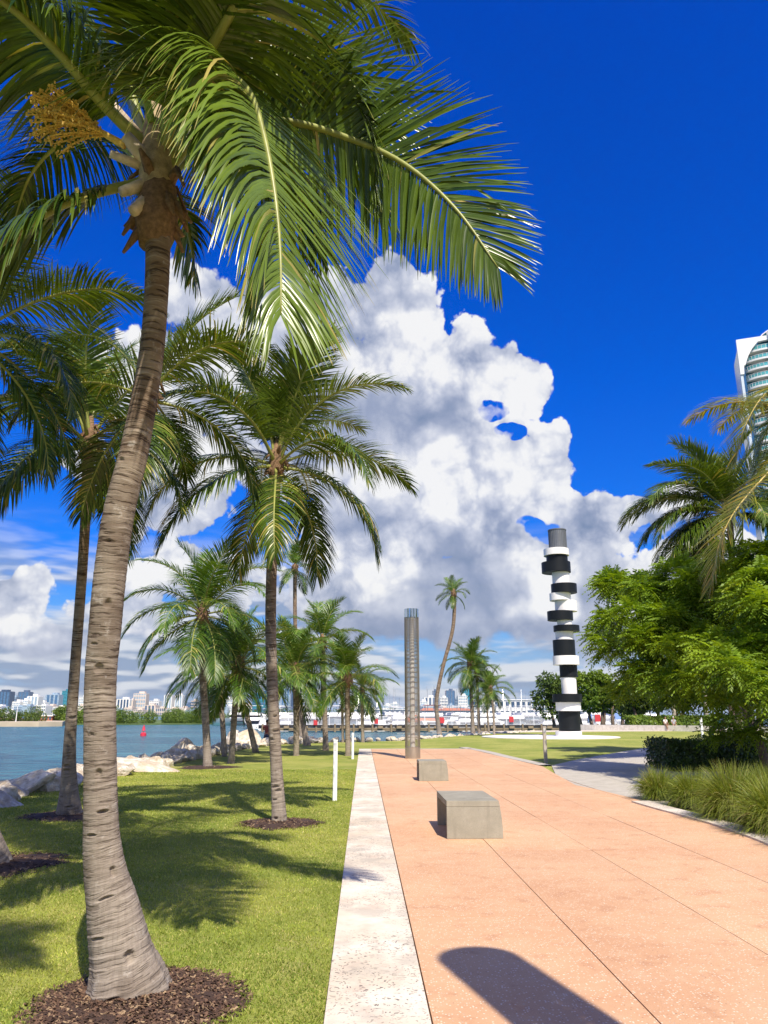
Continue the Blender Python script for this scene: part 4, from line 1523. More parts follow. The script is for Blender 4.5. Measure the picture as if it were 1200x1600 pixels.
def rock_mesh(seed):
    rs = np.random.RandomState(seed)
    bm_ = bmesh.new()
    bmesh.ops.create_icosphere(bm_, subdivisions=4, radius=1.0)
    N = _n(rs.normal(0, 1, (15, 3)))
    dd = rs.uniform(.58, .98, 15)
    sc = np.array([1.0, rs.uniform(.65, .9), rs.uniform(.5, .72)])
    for v in bm_.verts:
        d = np.array(v.co)
        q = N @ d
        r_ = np.min(np.where(q > .05, dd / np.maximum(q, .05), 9))
        r_ = min(r_, 1.15)
        r_ += .07 * mnoise.fractal(Vector(d * 2.3) + Vector((seed, 0, 0)), 1, 2, 4)
        v.co = Vector(d * r_ * sc)
    me_ = bpy.data.meshes.new('boulder')
    bm_.to_mesh(me_)
    bm_.free()
    me_.materials.append(ROCK)
    me_.polygons.foreach_set('use_smooth', [True] * len(me_.polygons))
    me_.set_sharp_from_angle(angle=R(24))
    return me_


RK = [rock_mesh(40 + q) for q in range(9)]
nrock = 0


def rock(x, y, z, s, rot, label=None, group='boulders along the shore'):
    global nrock
    o = bpy.data.objects.new('boulder', RK[nrock % 9])
    nrock += 1
    COL.objects.link(o)
    o.location = (x, y, z)
    o.rotation_euler = rot
    o.scale = (s, s, s)
    if label is None:
        px = 600 + FPX * x / max(1.0, y * CP + (z - HC) * SP)
        spot = 'toward the light column' if y > 46 and px > 560 else 'behind the palm group on the shore bend' if y > 46 and px > 440 else 'behind the middle palm' if y > 38 else 'around the leaning palms' if y > 28 else 'left of the palm with the spear leaf' if y > 22 \
            else 'right of the foreground trunk' if y > 17 else 'beside the slender palm foot' if y > 13 else 'at the left edge of the lawn'
        label = 'pale limestone boulder in the rough shore row %s' % spot
        group = 'boulders %s' % spot
    return tag(o, label, 'boulder', group)


p_ = G(28, 1232, .1)
o = rock(p_.x - .1, p_.y, .0, .95, (.35, -.55, .5), 'long pale boulder tilted up to a point, foremost of the shore rocks on the left')
o.scale = (.95, .36, .42)
p_ = G(12, 1250, .1)
rock(p_.x - .1, p_.y - .1, -.1, .55, (.1, .1, 1.4), 'low broad boulder at the left edge of the picture, before the pointed one')
p_ = G(92, 1224, .0)
o = rock(p_.x, p_.y, -.05, .62, (0, .1, .3), 'broad flat boulder just left of the slender palm foot')
p_ = G(122, 1214, .0)
rock(p_.x, p_.y, -.05, .6, (0, .1, 2.3), 'white boulder showing between the slender palm and the foreground palm')
p_ = G(232, 1205, .0)
o = rock(p_.x + .1, p_.y, -.02, .8, (.1, .2, -.2), 'low tan slab of rock nearest the lawn right of the foreground trunk')
o.scale = (1.25, .6, .45)
for (px, py, s, rot) in ((388, 1165, 1.5, .3), (372, 1162, 1.2, 2.0), (404, 1166, .9, 1.1), (300, 1178, .95, .8)):
    p_ = G(px, py, .0)
    rock(p_.x - .3, p_.y, .05, s * .8, (.1, .1, rot), {388: 'tall cream boulder standing on the shore beside the leaning palm', 372: 'rounded cream boulder left of the tall one near the leaning palm',
                                                404: 'boulder at the feet of the person by the water', 300: 'upright boulder among low ones behind the palm with the spear leaf'}[px])
SH = [Vector((p[0], p[1], 0)) for p in SHORE[1:14]]
rr_ = random.Random(12)
acc = [0.0]
for a, b in zip(SH[:-1], SH[1:]):
    acc.append(acc[-1] + (b - a).length)
pos = 14.0
while pos < acc[-1] - 1:
    k = max(i for i in range(len(acc)) if acc[i] <= pos)
    k = min(k, len(SH) - 2)
    f = (pos - acc[k]) / (acc[k + 1] - acc[k])
    p = SH[k].lerp(SH[k + 1], f)
    tt = (SH[k + 1] - SH[k]).normalized()
    nn = Vector((-tt.y, tt.x, 0))
    far = p.y > 48
    if p.y > 8:
        for row, (off, z, smin, smax) in enumerate(((.10, .08, .22, .40), (.65, .04, .28, .56), (1.3, -.4, .4, .7))):
            if far and row == 2:
                continue
            if row == 0 and rr_.random() < .12:
                continue
            s = rr_.uniform(smin, smax) * (.7 if far else 1)
            q = p + nn * (off + rr_.uniform(-.2, .2)) + tt * rr_.uniform(-.3, .3)
            rock(q.x, q.y, z - (.12 if far and p.x > 3 else 0), s, (rr_.uniform(-.3, .3), rr_.uniform(-.3, .3), rr_.uniform(0, 6)))
    pos += rr_.uniform(.5, .85) * (1.25 if far else 1)

# ================================================================== broadleaf plants
TREE_LEAF = material('tree_leaf', m_leaf((0.045, 0.120, 0.010), (0.235, 0.350, 0.020), (0.30, 0.37, 0.03), 0.36, 0.5))
TREE_DARK = material('dark_tree_leaf', m_leaf((0.035, 0.075, 0.012), (0.110, 0.165, 0.020), (0.15, 0.18, 0.03), 0.22, 0.5))
TREE_MID = material('mid_tree_leaf', m_leaf((0.080, 0.150, 0.014), (0.20, 0.29, 0.026), (0.30, 0.32, 0.03), 0.36, 0.5))
HEDGE = material('hedge_leaf', m_leaf((0.020, 0.050, 0.010), (0.065, 0.120, 0.018), (0.16, 0.22, 0.04), 0.15, 0.35))
HEDGE_L = material('light_hedge_leaf', m_leaf((0.09, 0.16, 0.02), (0.20, 0.29, 0.04), (0.28, 0.34, 0.06), 0.3, 0.4))
MANG = material('mangrove_leaf', m_leaf((0.06, 0.12, 0.02), (0.17, 0.25, 0.03), (0.20, 0.28, 0.04), 0.25, 0.5))
BLADE = material('tuft_blade', m_leaf((0.085, 0.140, 0.016), (0.24, 0.29, 0.040), (0.38, 0.33, 0.14), 0.25, 0.45))
BARK = plain('bark', (0.17, 0.125, 0.09), 0.9, var=.35, scale=14, bump=.02)
BARK_D = plain('dark_bark', (0.075, 0.055, 0.042), 0.9, var=.35, scale=14, bump=.02)


def quads(cen, d, w, L, W, var):
    """rhombic leaves: centre, direction, width vector"""
    n = len(cen)
    V = np.stack([cen, cen + d * (L * .45)[:, None] + w * (W * .5)[:, None], cen + d * L[:, None], cen + d * (L * .45)[:, None] - w * (W * .5)[:, None]], 1).reshape(-1, 3)
    Fq = np.arange(n * 4).reshape(n, 4)
    return V, Fq, np.repeat(var, 4)


def foliage(name, clumps, n, leaf, mat, parent, seed, aspect=.5, droop=.3, up=.35, shell=.55):
    """clumps: (x, y, z, rx, ry, rz); leaves scattered in and on them"""
    rs = np.random.RandomState(seed)
    C = np.array(clumps, dtype=float)
    wgt = C[:, 3] * C[:, 4] + C[:, 4] * C[:, 5]
    k = rs.choice(len(C), n, p=wgt / wgt.sum())
    u = _n(rs.normal(0, 1, (n, 3)))
    rad = rs.uniform(shell, 1.0, n) ** .7 * rs.choice([1.0, 1.0, 1.12], n)
    pos = C[k, :3] + u * C[k, 3:6] * rad[:, None]
    d = _n(u * np.array([1, 1, .5]) + rs.normal(0, .55, (n, 3)) + np.array([0, 0, -droop]))
    nrm = _n(u + rs.normal(0, .5, (n, 3)) + np.array([0, 0, up]))
    w = _n(np.cross(d, nrm))
    L = leaf * rs.uniform(.6, 1.3, n)
    var = np.clip(.45 + rs.normal(0, .12, len(C))[k] + rs.normal(0, .14, n), 0, 1)
    V, Fq, vv = quads(pos, d, w, L, L * aspect, var)
    return child(name, quick_mesh(name, V, Fq, mat, var=vv), parent)


def sprays(name, clumps, n, L, mat, parent, seed, pairs=8, leaf=.12):
    """feathery compound leaves: a bent axis with pairs of small leaflets"""
    rs = np.random.RandomState(seed)
    C = np.array(clumps, dtype=float)
    wgt = C[:, 3] * C[:, 4] + C[:, 4] * C[:, 5]
    k = rs.choice(len(C), n, p=wgt / wgt.sum())
    u = _n(rs.normal(0, 1, (n, 3)) + np.array([0, 0, .25]))
    rad = rs.uniform(.45, 1.0, n) ** .6
    pos = C[k, :3] + u * C[k, 3:6] * rad[:, None]
    h = _n(u * np.array([1, 1, .45]) + rs.normal(0, .45, (n, 3)) * np.array([1, 1, .8]))
    side = _n(np.cross(h, np.array([0, 0, 1.0]) + rs.normal(0, .2, (n, 3))))
    LL = L * rs.uniform(.7, 1.3, n)
    var0 = np.clip(.5 + rs.normal(0, .16, len(C))[k] + rs.normal(0, .12, n), 0, 1)
    Vs, Fs, As = [], [], []
    m = 0
    for j in range(pairs):
        t = (j + .6) / pairs
        c = pos + h * (LL * t)[:, None] + np.array([0, 0, -1.0]) * (LL * .38 * t * t)[:, None]
        for s in (-1, 1):
            d = _n(side * s * (1 - .45 * t) + h * (.25 + .6 * t) + np.array([0, 0, -.28 - .3 * t]) + rs.normal(0, .1, (n, 3)))
            w = _n(h - d * np.sum(h * d, 1)[:, None] + rs.normal(0, .15, (n, 3)))
            ll = leaf * (1.15 - .5 * t) * rs.uniform(.85, 1.15, n)
            V, Fq, vv = quads(c, d, w, ll, ll * .36, var0)
            Vs.append(V)
            Fs.append(Fq + m)
            As.append(vv)
            m += len(V)
    return child(name, quick_mesh(name, np.concatenate(Vs), np.concatenate(Fs), mat, var=np.concatenate(As)), parent)


def limbs(parent, name, segs, mat, seg=9):
    mb_ = MB()
    for pts_, r0, r1 in segs:
        c = catmull(pts_, 12)
        mb_.tube(c, [r0 + (r1 - r0) * (i / 11) ** .8 for i in range(12)], seg)
    return mb_.build(name, mat, parent, smooth=True)


# ------------------------------------------------------------------ the big feathery tree on the right
DT = 25.5
gt = P(1172, 1165, DT)
big = thing('spreading_tree', 'big bright green feathery tree spreading over the hedge on the right', 'tree', (gt.x, gt.y, 0.04))
K = DT / FPX * 1.0


def rel(px, py, d=DT):
    return P(px, py, d) - Vector((gt.x, gt.y, .04))


def clump(px, py, rx, ry, dd=0.0, rz=None):
    c = rel(px, py, DT + dd)
    k = (c + Vector((gt.x, gt.y, .04)) - Vector((0, 0, HC))).dot(Vector((0, CP, SP))) / FPX
    return (c.x, c.y, c.z, rx * k, (rx * .9) * k, ry * k)


layers = [(985, 915, 48, 22, .5), (1035, 905, 55, 26, 0), (1100, 915, 60, 30, -.5), (1165, 890, 60, 32, -.5), (1220, 880, 60, 35, 0), (950, 965, 32, 20, .3), (1000, 960, 55, 26, -.8), (1065, 955, 60, 30, -1.5),
          (1130, 960, 60, 30, -1.8), (1200, 950, 60, 34, -1.2), (960, 1010, 34, 20, 0), (1015, 1010, 55, 26, -1.2), (1080, 1005, 60, 28, -2.0), (1150, 1010, 60, 28, -2.4), (1215, 1005, 50, 30, -2),
          (1000, 1050, 42, 18, -.6), (1050, 1058, 46, 18, -1.8), (1110, 1055, 52, 20, -2.6), (1170, 1050, 46, 20, -2.8), (1225, 1060, 40, 22, -2.5), (940, 985, 20, 14, 1.0),
          (1030, 930, 50, 30, 2.2), (1120, 935, 70, 34, 2.5), (1200, 930, 70, 40, 2.5), (1000, 990, 50, 28, 2.2), (1080, 1000, 70, 34, 3), (1180, 1000, 70, 34, 3), (985, 1078, 30, 12, 1.2), (1055, 1088, 34, 12, .6),
          (1300, 930, 80, 60, 0), (1290, 1010, 70, 50, -1), (1140, 900, 60, 30, 4), (1225, 1110, 30, 12, -3.2), (1130, 1090, 30, 10, -2.2)]
cl = []
rs_ = random.Random(5)
for (px, py, rx, ry, dd) in layers:
    for _ in range(4):
        q_ = rx * rs_.uniform(.30, .46)
        cl.append(clump(px + rs_.uniform(-.6, .6) * rx, py + rs_.uniform(-.7, .7) * ry, q_, q_ * rs_.uniform(.6, .85), ((dd - 2.0 if px < 1000 else dd - 3.4 if px < 1140 else dd - 7.0) if dd < 1.5 else dd) + rs_.uniform(-.9, .9)))
for (px, py, rx, ry, dd) in ((1182, 905, 26, 16, -9.5), (1200, 935, 28, 18, -9.8), (1168, 930, 22, 14, -8.8), (1210, 890, 26, 18, -9.5), (1240, 920, 40, 26, -9.5), (1190, 965, 24, 14, -9.0)):
    for _ in range(3):
        cl.append(clump(px + rs_.uniform(-.5, .5) * rx, py + rs_.uniform(-.5, .5) * ry, rx * .6, ry * .75, dd + rs_.uniform(-.5, .5)))
sprays('crown', cl, 15500, .46, TREE_LEAF, big, 8, pairs=7, leaf=.15)
T0 = Vector((0, 0, -.1))
fork = rel(1166, 1100)
limbs(big, 'trunk', [([T0, rel(1172, 1135), fork], .24, .16)], BARK_D, 12)
for (a, b_, c_) in (((1140, 1050), (1085, 1010), (1000, 985)), ((1150, 1030), (1120, 960), (1080, 915)), ((1180, 1040), (1190, 970), (1180, 900)), ((1195, 1060), (1240, 1010), (1290, 960)), ((1135, 1070), (1080, 1050), (1010, 1045))):
    dd = rs_.uniform(-1.2, 1.2)
    limbs(big, 'limb', [([fork, rel(*a, DT - 1 + dd * .4), rel(*b_, DT - 2.5 + dd * .8), rel(*c_, DT - 3.5 + dd)], .13, .03)], BARK_D, 8)

# a second trunk leaning out of the hedge, belonging to a small tree out of frame
g2 = P(1194, 1190, 21.5)
lt = thing('leaning_tree', 'small tree with a leaning brown trunk rising from the hedge at the right edge', 'tree', (g2.x, g2.y, .04))
limbs(lt, 'trunk', [([Vector((0.1, 0, -.1)), P(1186, 1158, 21.5) - Vector((g2.x, g2.y, .04)), P(1176, 1140, 21.5) - Vector((g2.x, g2.y, .04)), P(1215, 1095, 21.8) - Vector((g2.x, g2.y, .04))], .15, .06)], BARK, 10)
o_ = Vector((g2.x, g2.y, .04))
cc = []
for (px, py, rx, ry) in ((1180, 1068, 34, 13), (1215, 1085, 30, 14), (1130, 1148, 26, 6), (1170, 1142, 22, 6), (1205, 1140, 16, 10), (1120, 1122, 14, 6), (1186, 1120, 14, 6)):
    for _ in range(3):
        c = P(px + rs_.uniform(-.5, .5) * rx, py + rs_.uniform(-.5, .5) * ry, 21.0 + rs_.uniform(-.3, .3)) - o_
        cc.append((c.x, c.y, c.z, rx * .5 * .019, rx * .5 * .019, ry * .6 * .019))
sprays('crown', cc, 420, .5, TREE_LEAF, lt, 9, pairs=8, leaf=.14)

# ------------------------------------------------------------------ hedge and grass tufts
hb = G(1052, 1207)
hedge = thing('clipped_hedge', 'dark green clipped hedge at the right behind the grass tufts', 'hedge', (hb.x, hb.y, .04))


def hedge_leaves(parent, x0, x1, y0, y1, z1, n, leaf, mat, seed, slope=0.0, name='foliage'):
    rs = np.random.RandomState(seed)
    face = rs.choice(3, n, p=[.50, .36, .14])
    x = rs.uniform(x0, x1, n)
    y = rs.uniform(y0, y1, n)
    z = rs.uniform(0, z1, n) ** 1.0
    bump_ = .07 * np.sin(x * 2.1 + seed) + .05 * np.sin(x * 5.3 + y * 3) + rs.normal(0, .035, n)
    inn = rs.exponential(.05, n)
    y = np.where(face == 0, y0 + inn - bump_ + slope * (x - x0), y + slope * (x - x0))
    z = np.where(face == 1, z1 - inn + bump_, z)
    x = np.where(face == 2, x0 + inn - bump_, x)
    pos = np.stack([x, y, z], 1)
    nr = np.stack([np.where(face == 2, -1.0, 0), np.where(face == 0, -1.0, 0), np.where(face == 1, 1.0, .2)], 1) + rs.normal(0, .45, (n, 3))
    nr = _n(nr)
    d = _n(rs.normal(0, 1, (n, 3)) + np.array([0, 0, .4]))
    d = _n(d - nr * np.sum(d * nr, 1)[:, None] * .8)
    w = _n(np.cross(d, nr))
    L = leaf * rs.uniform(.6, 1.2, n)
    var = np.clip(.4 + .2 * np.sin(x * 3) + rs.normal(0, .2, n), 0, 1)
    V, Fq, vv = quads(pos, d, w, L, L * .62, var)
    return child(name, quick_mesh(name, V, Fq, mat, var=vv), parent)


hedge_leaves(hedge, 0, 6.5, 0, 2.2, .84, 21000, .085, HEDGE, 3)
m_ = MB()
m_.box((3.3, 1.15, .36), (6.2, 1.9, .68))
m_.build('inner_core', plain('dark_core', (0.02, 0.03, 0.012), .95), hedge)  # solid dark box filling the inside of the hedge


def tuft(label, px, py, r, h, n, seed, dry=.12, g=None):
    g = G(px, py) if g is None else g
    rs = np.random.RandomState(seed)
    t = thing('grass_tuft', label, 'ornamental grass', (g.x, g.y, .04), group='fountain grass tufts beside the terrace')
    a = rs.uniform(0, 6.283, n)
    r0 = .16 * r * np.sqrt(rs.uniform(0, 1, n)) * 2
    pos = np.stack([r0 * np.cos(a), r0 * np.sin(a), np.zeros(n)], 1)
    lean = np.abs(rs.normal(.50, .33, n))
    d = _n(np.stack([np.cos(a) * np.sin(lean), np.sin(a) * np.sin(lean), np.cos(lean)], 1) + rs.normal(0, .08, (n, 3)))
    L = np.hypot(h, r) * rs.uniform(.55, 1.12, n)
    S = 6
    W = _n(np.cross(d, np.array([0, 0, 1.0]) + rs.normal(0, .4, (n, 3))))
    rows = []
    for k in range(S + 1):
        w = (.0065 * (1 - (k / S) ** 1.5) + .0006) * np.ones(n)
        rows.append(np.stack([pos - W * w[:, None], pos + W * w[:, None]], 1))
        pos = pos + d * (L / S)[:, None]
        d = _n(d + np.array([0, 0, -1.0]) * (.05 + .07 * k) * 2.2 * np.sin(lean + .35)[:, None])
    V = np.stack(rows, 1).reshape(-1, 3)
    b = (np.arange(n) * (S + 1) * 2)[:, None]
    k = (np.arange(S) * 2)[None, :]
    o2 = b + k
    Fq = np.stack([o2, o2 + 1, o2 + 3, o2 + 2], -1).reshape(-1, 4)
    va = np.clip(rs.normal(.5, .18, n), 0, .8)
    va = np.where(rs.uniform(0, 1, n) < dry, rs.uniform(.85, 1, n), va)
    vv = np.repeat(va, (S + 1) * 2)
    V[:, 2] = np.maximum(V[:, 2], .01)
    child('blades', quick_mesh('blades', V, Fq, BLADE, var=vv), t)
    return t


tuft('low dark grass tuft at the left end of the bed, touching the path', 1030, 1251, .42, .42, 2200, 1, .16)
tuft('grass tuft between the leftmost tuft and the big light one', 1086, 1263, .46, .44, 2400, 2)
tuft('large light green grass tuft nearest the terrace at the right', 1152, 1284, .55, .62, 3800, 3, .2)
tuft('grass tuft cut by the right edge of the picture', 1222, 1306, .6, .55, 3200, 4)
tuft('grass tuft behind the edge one, close to the hedge', 1196, 1250, .45, .5, 2000, 7)
tuft('grass tuft outside the picture to the right', 1300, 1330, .6, .6, 1200, 8)

# ------------------------------------------------------------------ palms on the right
mats_ = (LEAF_YEL, STALK_Y)
YEL = [proto_frond(700 + q, (60, 30, 5)[q], (80, 95, 80)[q], 3.2, 84, 5, .018, .85, .22, LEAF_YEL, STALK_Y, dry=.16, base_var=.45) for q in range(3)]


def right_palm(label, crown_px, d, fronds, Ls, foot_px, seed, protos=None):
    c = P(crown_px[0], crown_px[1], d)
    f = P(foot_px[0], foot_px[1], d)
    t = thing('coconut_palm', label, 'palm tree', (f.x, f.y, 0), 'palms behind the planting bed')
    top = c - Vector((f.x, f.y, 0))
    C_ = catmull([Vector((f.x, f.y, -.05)), Vector((f.x * .6 + c.x * .4 + .1, f.y, c.z * .4)), c], 14)
    me_ = trunk_mesh('trunk', C_, [.22] + [.13] * 13, 120, 24, (f.x, f.y, 0), seed=seed)
    child('trunk', me_, t)
    crown_fibre(t, top, .15, seed)
    rs = random.Random(seed)
    for (az_, kind, sc_) in fronds:
        pr = (protos or HI)[kind]
        s = Ls / 3.0 * sc_
        o_ = child('frond', pr[0], t, tuple(top + Vector((0, 0, .1))), (rs.uniform(-.2, .2), 0, R(az_)), (s, s, s))
        child('leaf_stalk', pr[1], o_)
    return t


rs_p = random.Random(77)
fr = [(rs_p.uniform(0, 360), rs_p.choice([0, 1, 2, 3, 4, 5, 6, 7, 8, 9]), rs_p.uniform(.85, 1.05)) for _ in range(26)]
fr += [(178, 3, .95), (190, 5, 1.0), (160, 7, .9), (215, 2, .85), (200, 8, 1.0), (165, 9, 1.0), (185, 6, .95), (172, 4, 1.0), (205, 10, .9)]
right_palm('dark green coconut palm rising behind the feathery tree', (1140, 808), 30.0, fr, 4.4, (1150, 1150), 61)
yp = right_palm('yellowing coconut palm at the right edge with a golden frond hanging left', (1285, 690), 17.0,
                [(250, 1, 1), (100, 0, 1), (300, 2, 1), (40, 1, 1), (0, 2, 1), (330, 0, 1.0), (130, 0, .9)], 3.9, (1300, 1150), 62, protos=YEL)
yd = 17.0
near_frond([(1285, 690, yd), (1240, 700, yd - .1), (1199, 740, yd - .2), (1150, 797, yd - .3), (1124, 850, yd - .35), (1112, 915, yd - .35)], 81, parent=yp, grav=.13, spread=1.2, lmax=1.35, mat=LEAF_YEL, stalk=STALK_Y, base_var=.5, dry=.2, per_side=90, width=.02)
near_frond([(1285, 690, yd), (1262, 620, yd - .1), (1225, 598, yd - .2), (1190, 622, yd - .3), (1163, 670, yd - .35), (1150, 720, yd - .35)], 82, parent=yp, grav=.10, spread=1.15, lmax=1.25, mat=LEAF_YEL, stalk=STALK_Y, base_var=.35, dry=.08, per_side=90, width=.02)
near_frond([(1285, 690, yd), (1262, 650, yd + .4), (1225, 640, yd + .7), (1195, 680, yd + .9), (1180, 740, yd + 1.0)], 83, parent=yp, grav=.12, lmax=1.2, mat=LEAF, stalk=STALK, base_var=.6, per_side=80, width=.02)
near_frond([(1285, 690, yd), (1230, 690, yd + .5), (1190, 730, yd + .8), (1165, 790, yd + .9), (1160, 850, yd + 1.0)], 84, parent=yp, grav=.14, lmax=1.2, mat=LEAF, stalk=STALK, base_var=.6, per_side=80, width=.02)

# ------------------------------------------------------------------ trees behind the lawn
def broad_tree(label, px, pyb, pyt, wpx, d, mat, seed, n=2600, trunks=1, leaf=.34, group=None, low=.28, cl_n=26, spread=.33):
    g = P(px, pyb, d)
    g.z = 0
    k = d / FPX * 1.04
    H = P(px, pyt, d).z
    w2 = wpx * k / 2
    t = thing('broadleaf_tree', label, 'tree', (g.x, g.y, 0), group)
    rs = random.Random(seed)
    cl_ = []
    for _ in range(cl_n):
        a, rr = rs.uniform(0, 6.28), math.sqrt(rs.random())
        zz = rs.uniform(low, .92)
        q = math.sqrt(max(.08, 1 - ((zz - .55) / .55) ** 2))
        r3 = w2 * spread * rs.uniform(.7, 1.1)
        cl_.append((math.cos(a) * rr * w2 * q * .82, math.sin(a) * rr * w2 * q * .8, H * zz, r3, r3, min(r3, H * .2) * .8))
    foliage('crown', cl_, n, leaf, mat, t, seed)
    for q in range(trunks):
        bx = (q - (trunks - 1) / 2) * w2 * 2 / max(trunks, 1) * .8
        segs2 = [([Vector((bx, rs.uniform(-.3, .3), -.05)), Vector((bx + rs.uniform(-.3, .3), 0, H * .25)), Vector((bx * 1.1 + rs.uniform(-.5, .5), 0, H * .5)), Vector((bx * .8, 0, H * .8))], .16 + .015 * H, .05)]
        limbs(t, 'trunk', segs2, BARK, 7)
    return t


TG = 'trees beyond the lawn'
broad_tree('dark rounded tree left of the striped sculpture foot', 866, 1133, 1052, 62, 118, TREE_DARK, 31, 5200, 1, .5, TG, low=.2)
broad_tree('tree just right of the striped sculpture with several thin trunks', 925, 1133, 1046, 56, 112, TREE_MID, 32, 5200, 3, .5, TG, low=.33)
broad_tree('tree with leaning reddish trunks between the sculpture tree and the feathery one', 958, 1133, 1050, 50, 112, TREE_MID, 33, 4800, 3, .5, TG, low=.33)
broad_tree('grey leaved small tree by the end of the far hedge', 990, 1134, 1085, 42, 105, TREE_DARK, 34, 2600, 2, .4, TG)
for i, (px, w_, pt, lab) in enumerate(((1010, 60, 1040, 'first dark tree behind the sitting people'), (1045, 60, 1020, 'dark tree behind the two people on the wall'), (1085, 70, 1010, 'dark tree with a pale straight trunk behind the person in red'),
                                       (1125, 70, 1015, 'dark tree behind the walker at the hedge'), (1165, 70, 1000, 'dark tree behind the trunk of the feathery tree'), (1210, 80, 1000, 'dark tree at the far right edge'), (1260, 80, 1000, 'dark tree beyond the right edge'))):
    broad_tree(lab, px, 1132, pt, w_ * 1.25, 92 + 3 * (i % 3), TREE_DARK, 50 + i, 5200, 2, .5, TG, low=.30)
for (px, lab) in ((1053, 'left of the two pale bare trunks behind the far hedge'), (1104, 'right of the two pale bare trunks behind the far hedge')):
    g = P(px, 1125, 84)
    t = thing('pale_trunk_palm', lab, 'palm tree', (g.x, g.y, 0), 'pale trunks behind the far hedge')
    m_ = MB()
    m_.tube([(0, 0, -.05), (.1, 0, 2.5), (.15, 0, 5.0), (-.1, 0, 7.5)], [.26, .2, .17, .14], 10)
    m_.build('trunk', plain('pale_bark', (0.45, 0.39, 0.30), .9, var=.2), t, smooth=True)
    for q in range(12):
        fm, _ = LO[(q * 5) % 12]
        child('frond', fm, t, (-.1, 0, 7.5), (0, 0, q * 2.4), (1, 1, 1))

# ------------------------------------------------------------------ curved seat wall and the light hedge behind it
wall = MB()
wpts = catmull([P(905, 1137, 86), P(960, 1137, 84), P(1050, 1138, 80), P(1120, 1139, 77), P(1183, 1140, 75)], 40)
prev = None
for i in range(39):
    a, b_ = wpts[i], wpts[i + 1]
    m_ = (a + b_) / 2
    L_ = (b_ - a).length
    wall.box((m_.x, m_.y, .25), (L_ * 1.01, .75, .62), math.atan2(b_.y - a.y, b_.x - a.x))
wl = wall.build('seat_wall', WALLC, world=True, loc=(wpts[20].x, wpts[20].y, 0))
tag(wl, 'long low curved pale stone seat wall across the far side of the lawn', 'wall')
w2_ = MB()
a, b_ = P(1190, 1139, 74), P(1260, 1139, 70)
w2_.box(((a.x + b_.x) / 2, 72, .25), ((b_ - a).length, .7, .6), math.atan2(b_.y - a.y, b_.x - a.x))
tag(w2_.build('seat_wall', WALLC, world=True, loc=((a.x + b_.x) / 2, 72, 0)), 'short pale stone wall right of the feathery tree trunk', 'wall')
for (px0, px1, d, lab) in ((985, 1045, 86, 'light green low hedge behind the left half of the seat wall'), (1047, 1160, 82, 'light green low hedge behind the right half of the seat wall')):
    g = P(px0, 1135, d)
    hh = thing('low_hedge', lab, 'hedge', (g.x, g.y, 0))
    wd = P(px1, 1135, d).x - g.x
    hedge_leaves(hh, 0, wd, 0, 1.8, 1.35, 5200, .30, HEDGE_L, int(px0), slope=-.05)

# ================================================================== pier, marina and city across the water
def far_glass(name, c, rough=.25, metal=.0):
    def f(nt, b):
        p = coords(nt)
        x, y, z = nt.sep(p)
        n = nt.noise(nt.v('MULTIPLY', p, (.2, .2, .33)), 1.0, 2, .5)
        nt.put(b.inputs['Base Color'], nt.v('SCALE', c, scale=nt.rng(n, .3, .7, .75, 1.25, 'LINEAR')))
        b.inputs['Roughness'].default_value = rough
        b.inputs['Metallic'].default_value = metal
    return material(name, f)


WHITEB = plain('white_render', (0.80, 0.79, 0.76), .7, var=.05, scale=.05)
CREAMB = plain('cream_render', (0.66, 0.56, 0.48), .7, var=.05, scale=.05)
GL_BLUE = far_glass('blue_glass', (0.07, 0.16, 0.30))
GL_DARK = far_glass('dark_glass', (0.05, 0.09, 0.16))
GL_TEAL = far_glass('teal_glass', (0.03, 0.22, 0.30))
GL_SLATE = far_glass('slate_glass', (0.10, 0.15, 0.24))
GL_PALE = far_glass('pale_glass', (0.30, 0.40, 0.50))
GRASSY = plain('low_scrub', (0.09, 0.14, 0.03), .9, var=.4, scale=.05)
SAND = plain('shore_sand', (0.50, 0.42, 0.30), .9, var=.15, scale=.2)
DKWOOD = plain('dark_timber', (0.022, 0.020, 0.020), .8, var=.3)
TANWOOD = plain('tan_timber', (0.26, 0.20, 0.12), .85, var=.3, scale=.6)
FENCEW = plain('fence_white', (0.80, 0.80, 0.80), .5, var=.05, scale=.3)
BOATW = plain('gelcoat', (0.76, 0.76, 0.75), .25, var=.08, scale=.3)
BOATD = plain('boat_window', (0.012, 0.015, 0.03), .15, var=.1)
BOATB = plain('canvas_blue', (0.04, 0.07, 0.16), .7)
BOATR = plain('orange_canvas', (0.62, 0.13, 0.045), .6)
CHROME = plain('boat_rail', (0.6, 0.6, 0.6), .25, .9)
REDP = plain('red_board', (0.58, 0.045, 0.05), .5, var=.05)
BLUEP = plain('blue_board', (0.25, 0.38, 0.75), .5, var=.05)

# far land: low strips of ground
def land(name, pts, z, mat):
    m_ = MB()
    m_.prism(pts, -3.1, z)
    return tag(m_.build(name, mat), kind='structure')


land('far_shore', [(-1500, 1500), (1700, 1300), (2600, 1500), (2600, 6500), (-4500, 6500), (-3500, 2300)], .4, GRASSY)
spit = [tuple(P(-300, 1137, 205).xy), tuple(P(60, 1137, 200).xy), tuple(P(97, 1135, 206).xy), tuple(P(99, 1134, 225).xy), tuple(P(110, 1130, 330).xy), tuple(P(-300, 1130, 330).xy)]
land('sand_spit', spit[::-1], -.15, SAND)
isl = [tuple(P(98, 1133, 238).xy), tuple(P(200, 1133, 236).xy), tuple(P(300, 1133, 244).xy), tuple(P(395, 1133, 262).xy), tuple(P(402, 1130, 420).xy), tuple(P(60, 1130, 420).xy)]
land('mangrove_island', isl[::-1], -1.0, GRASSY)


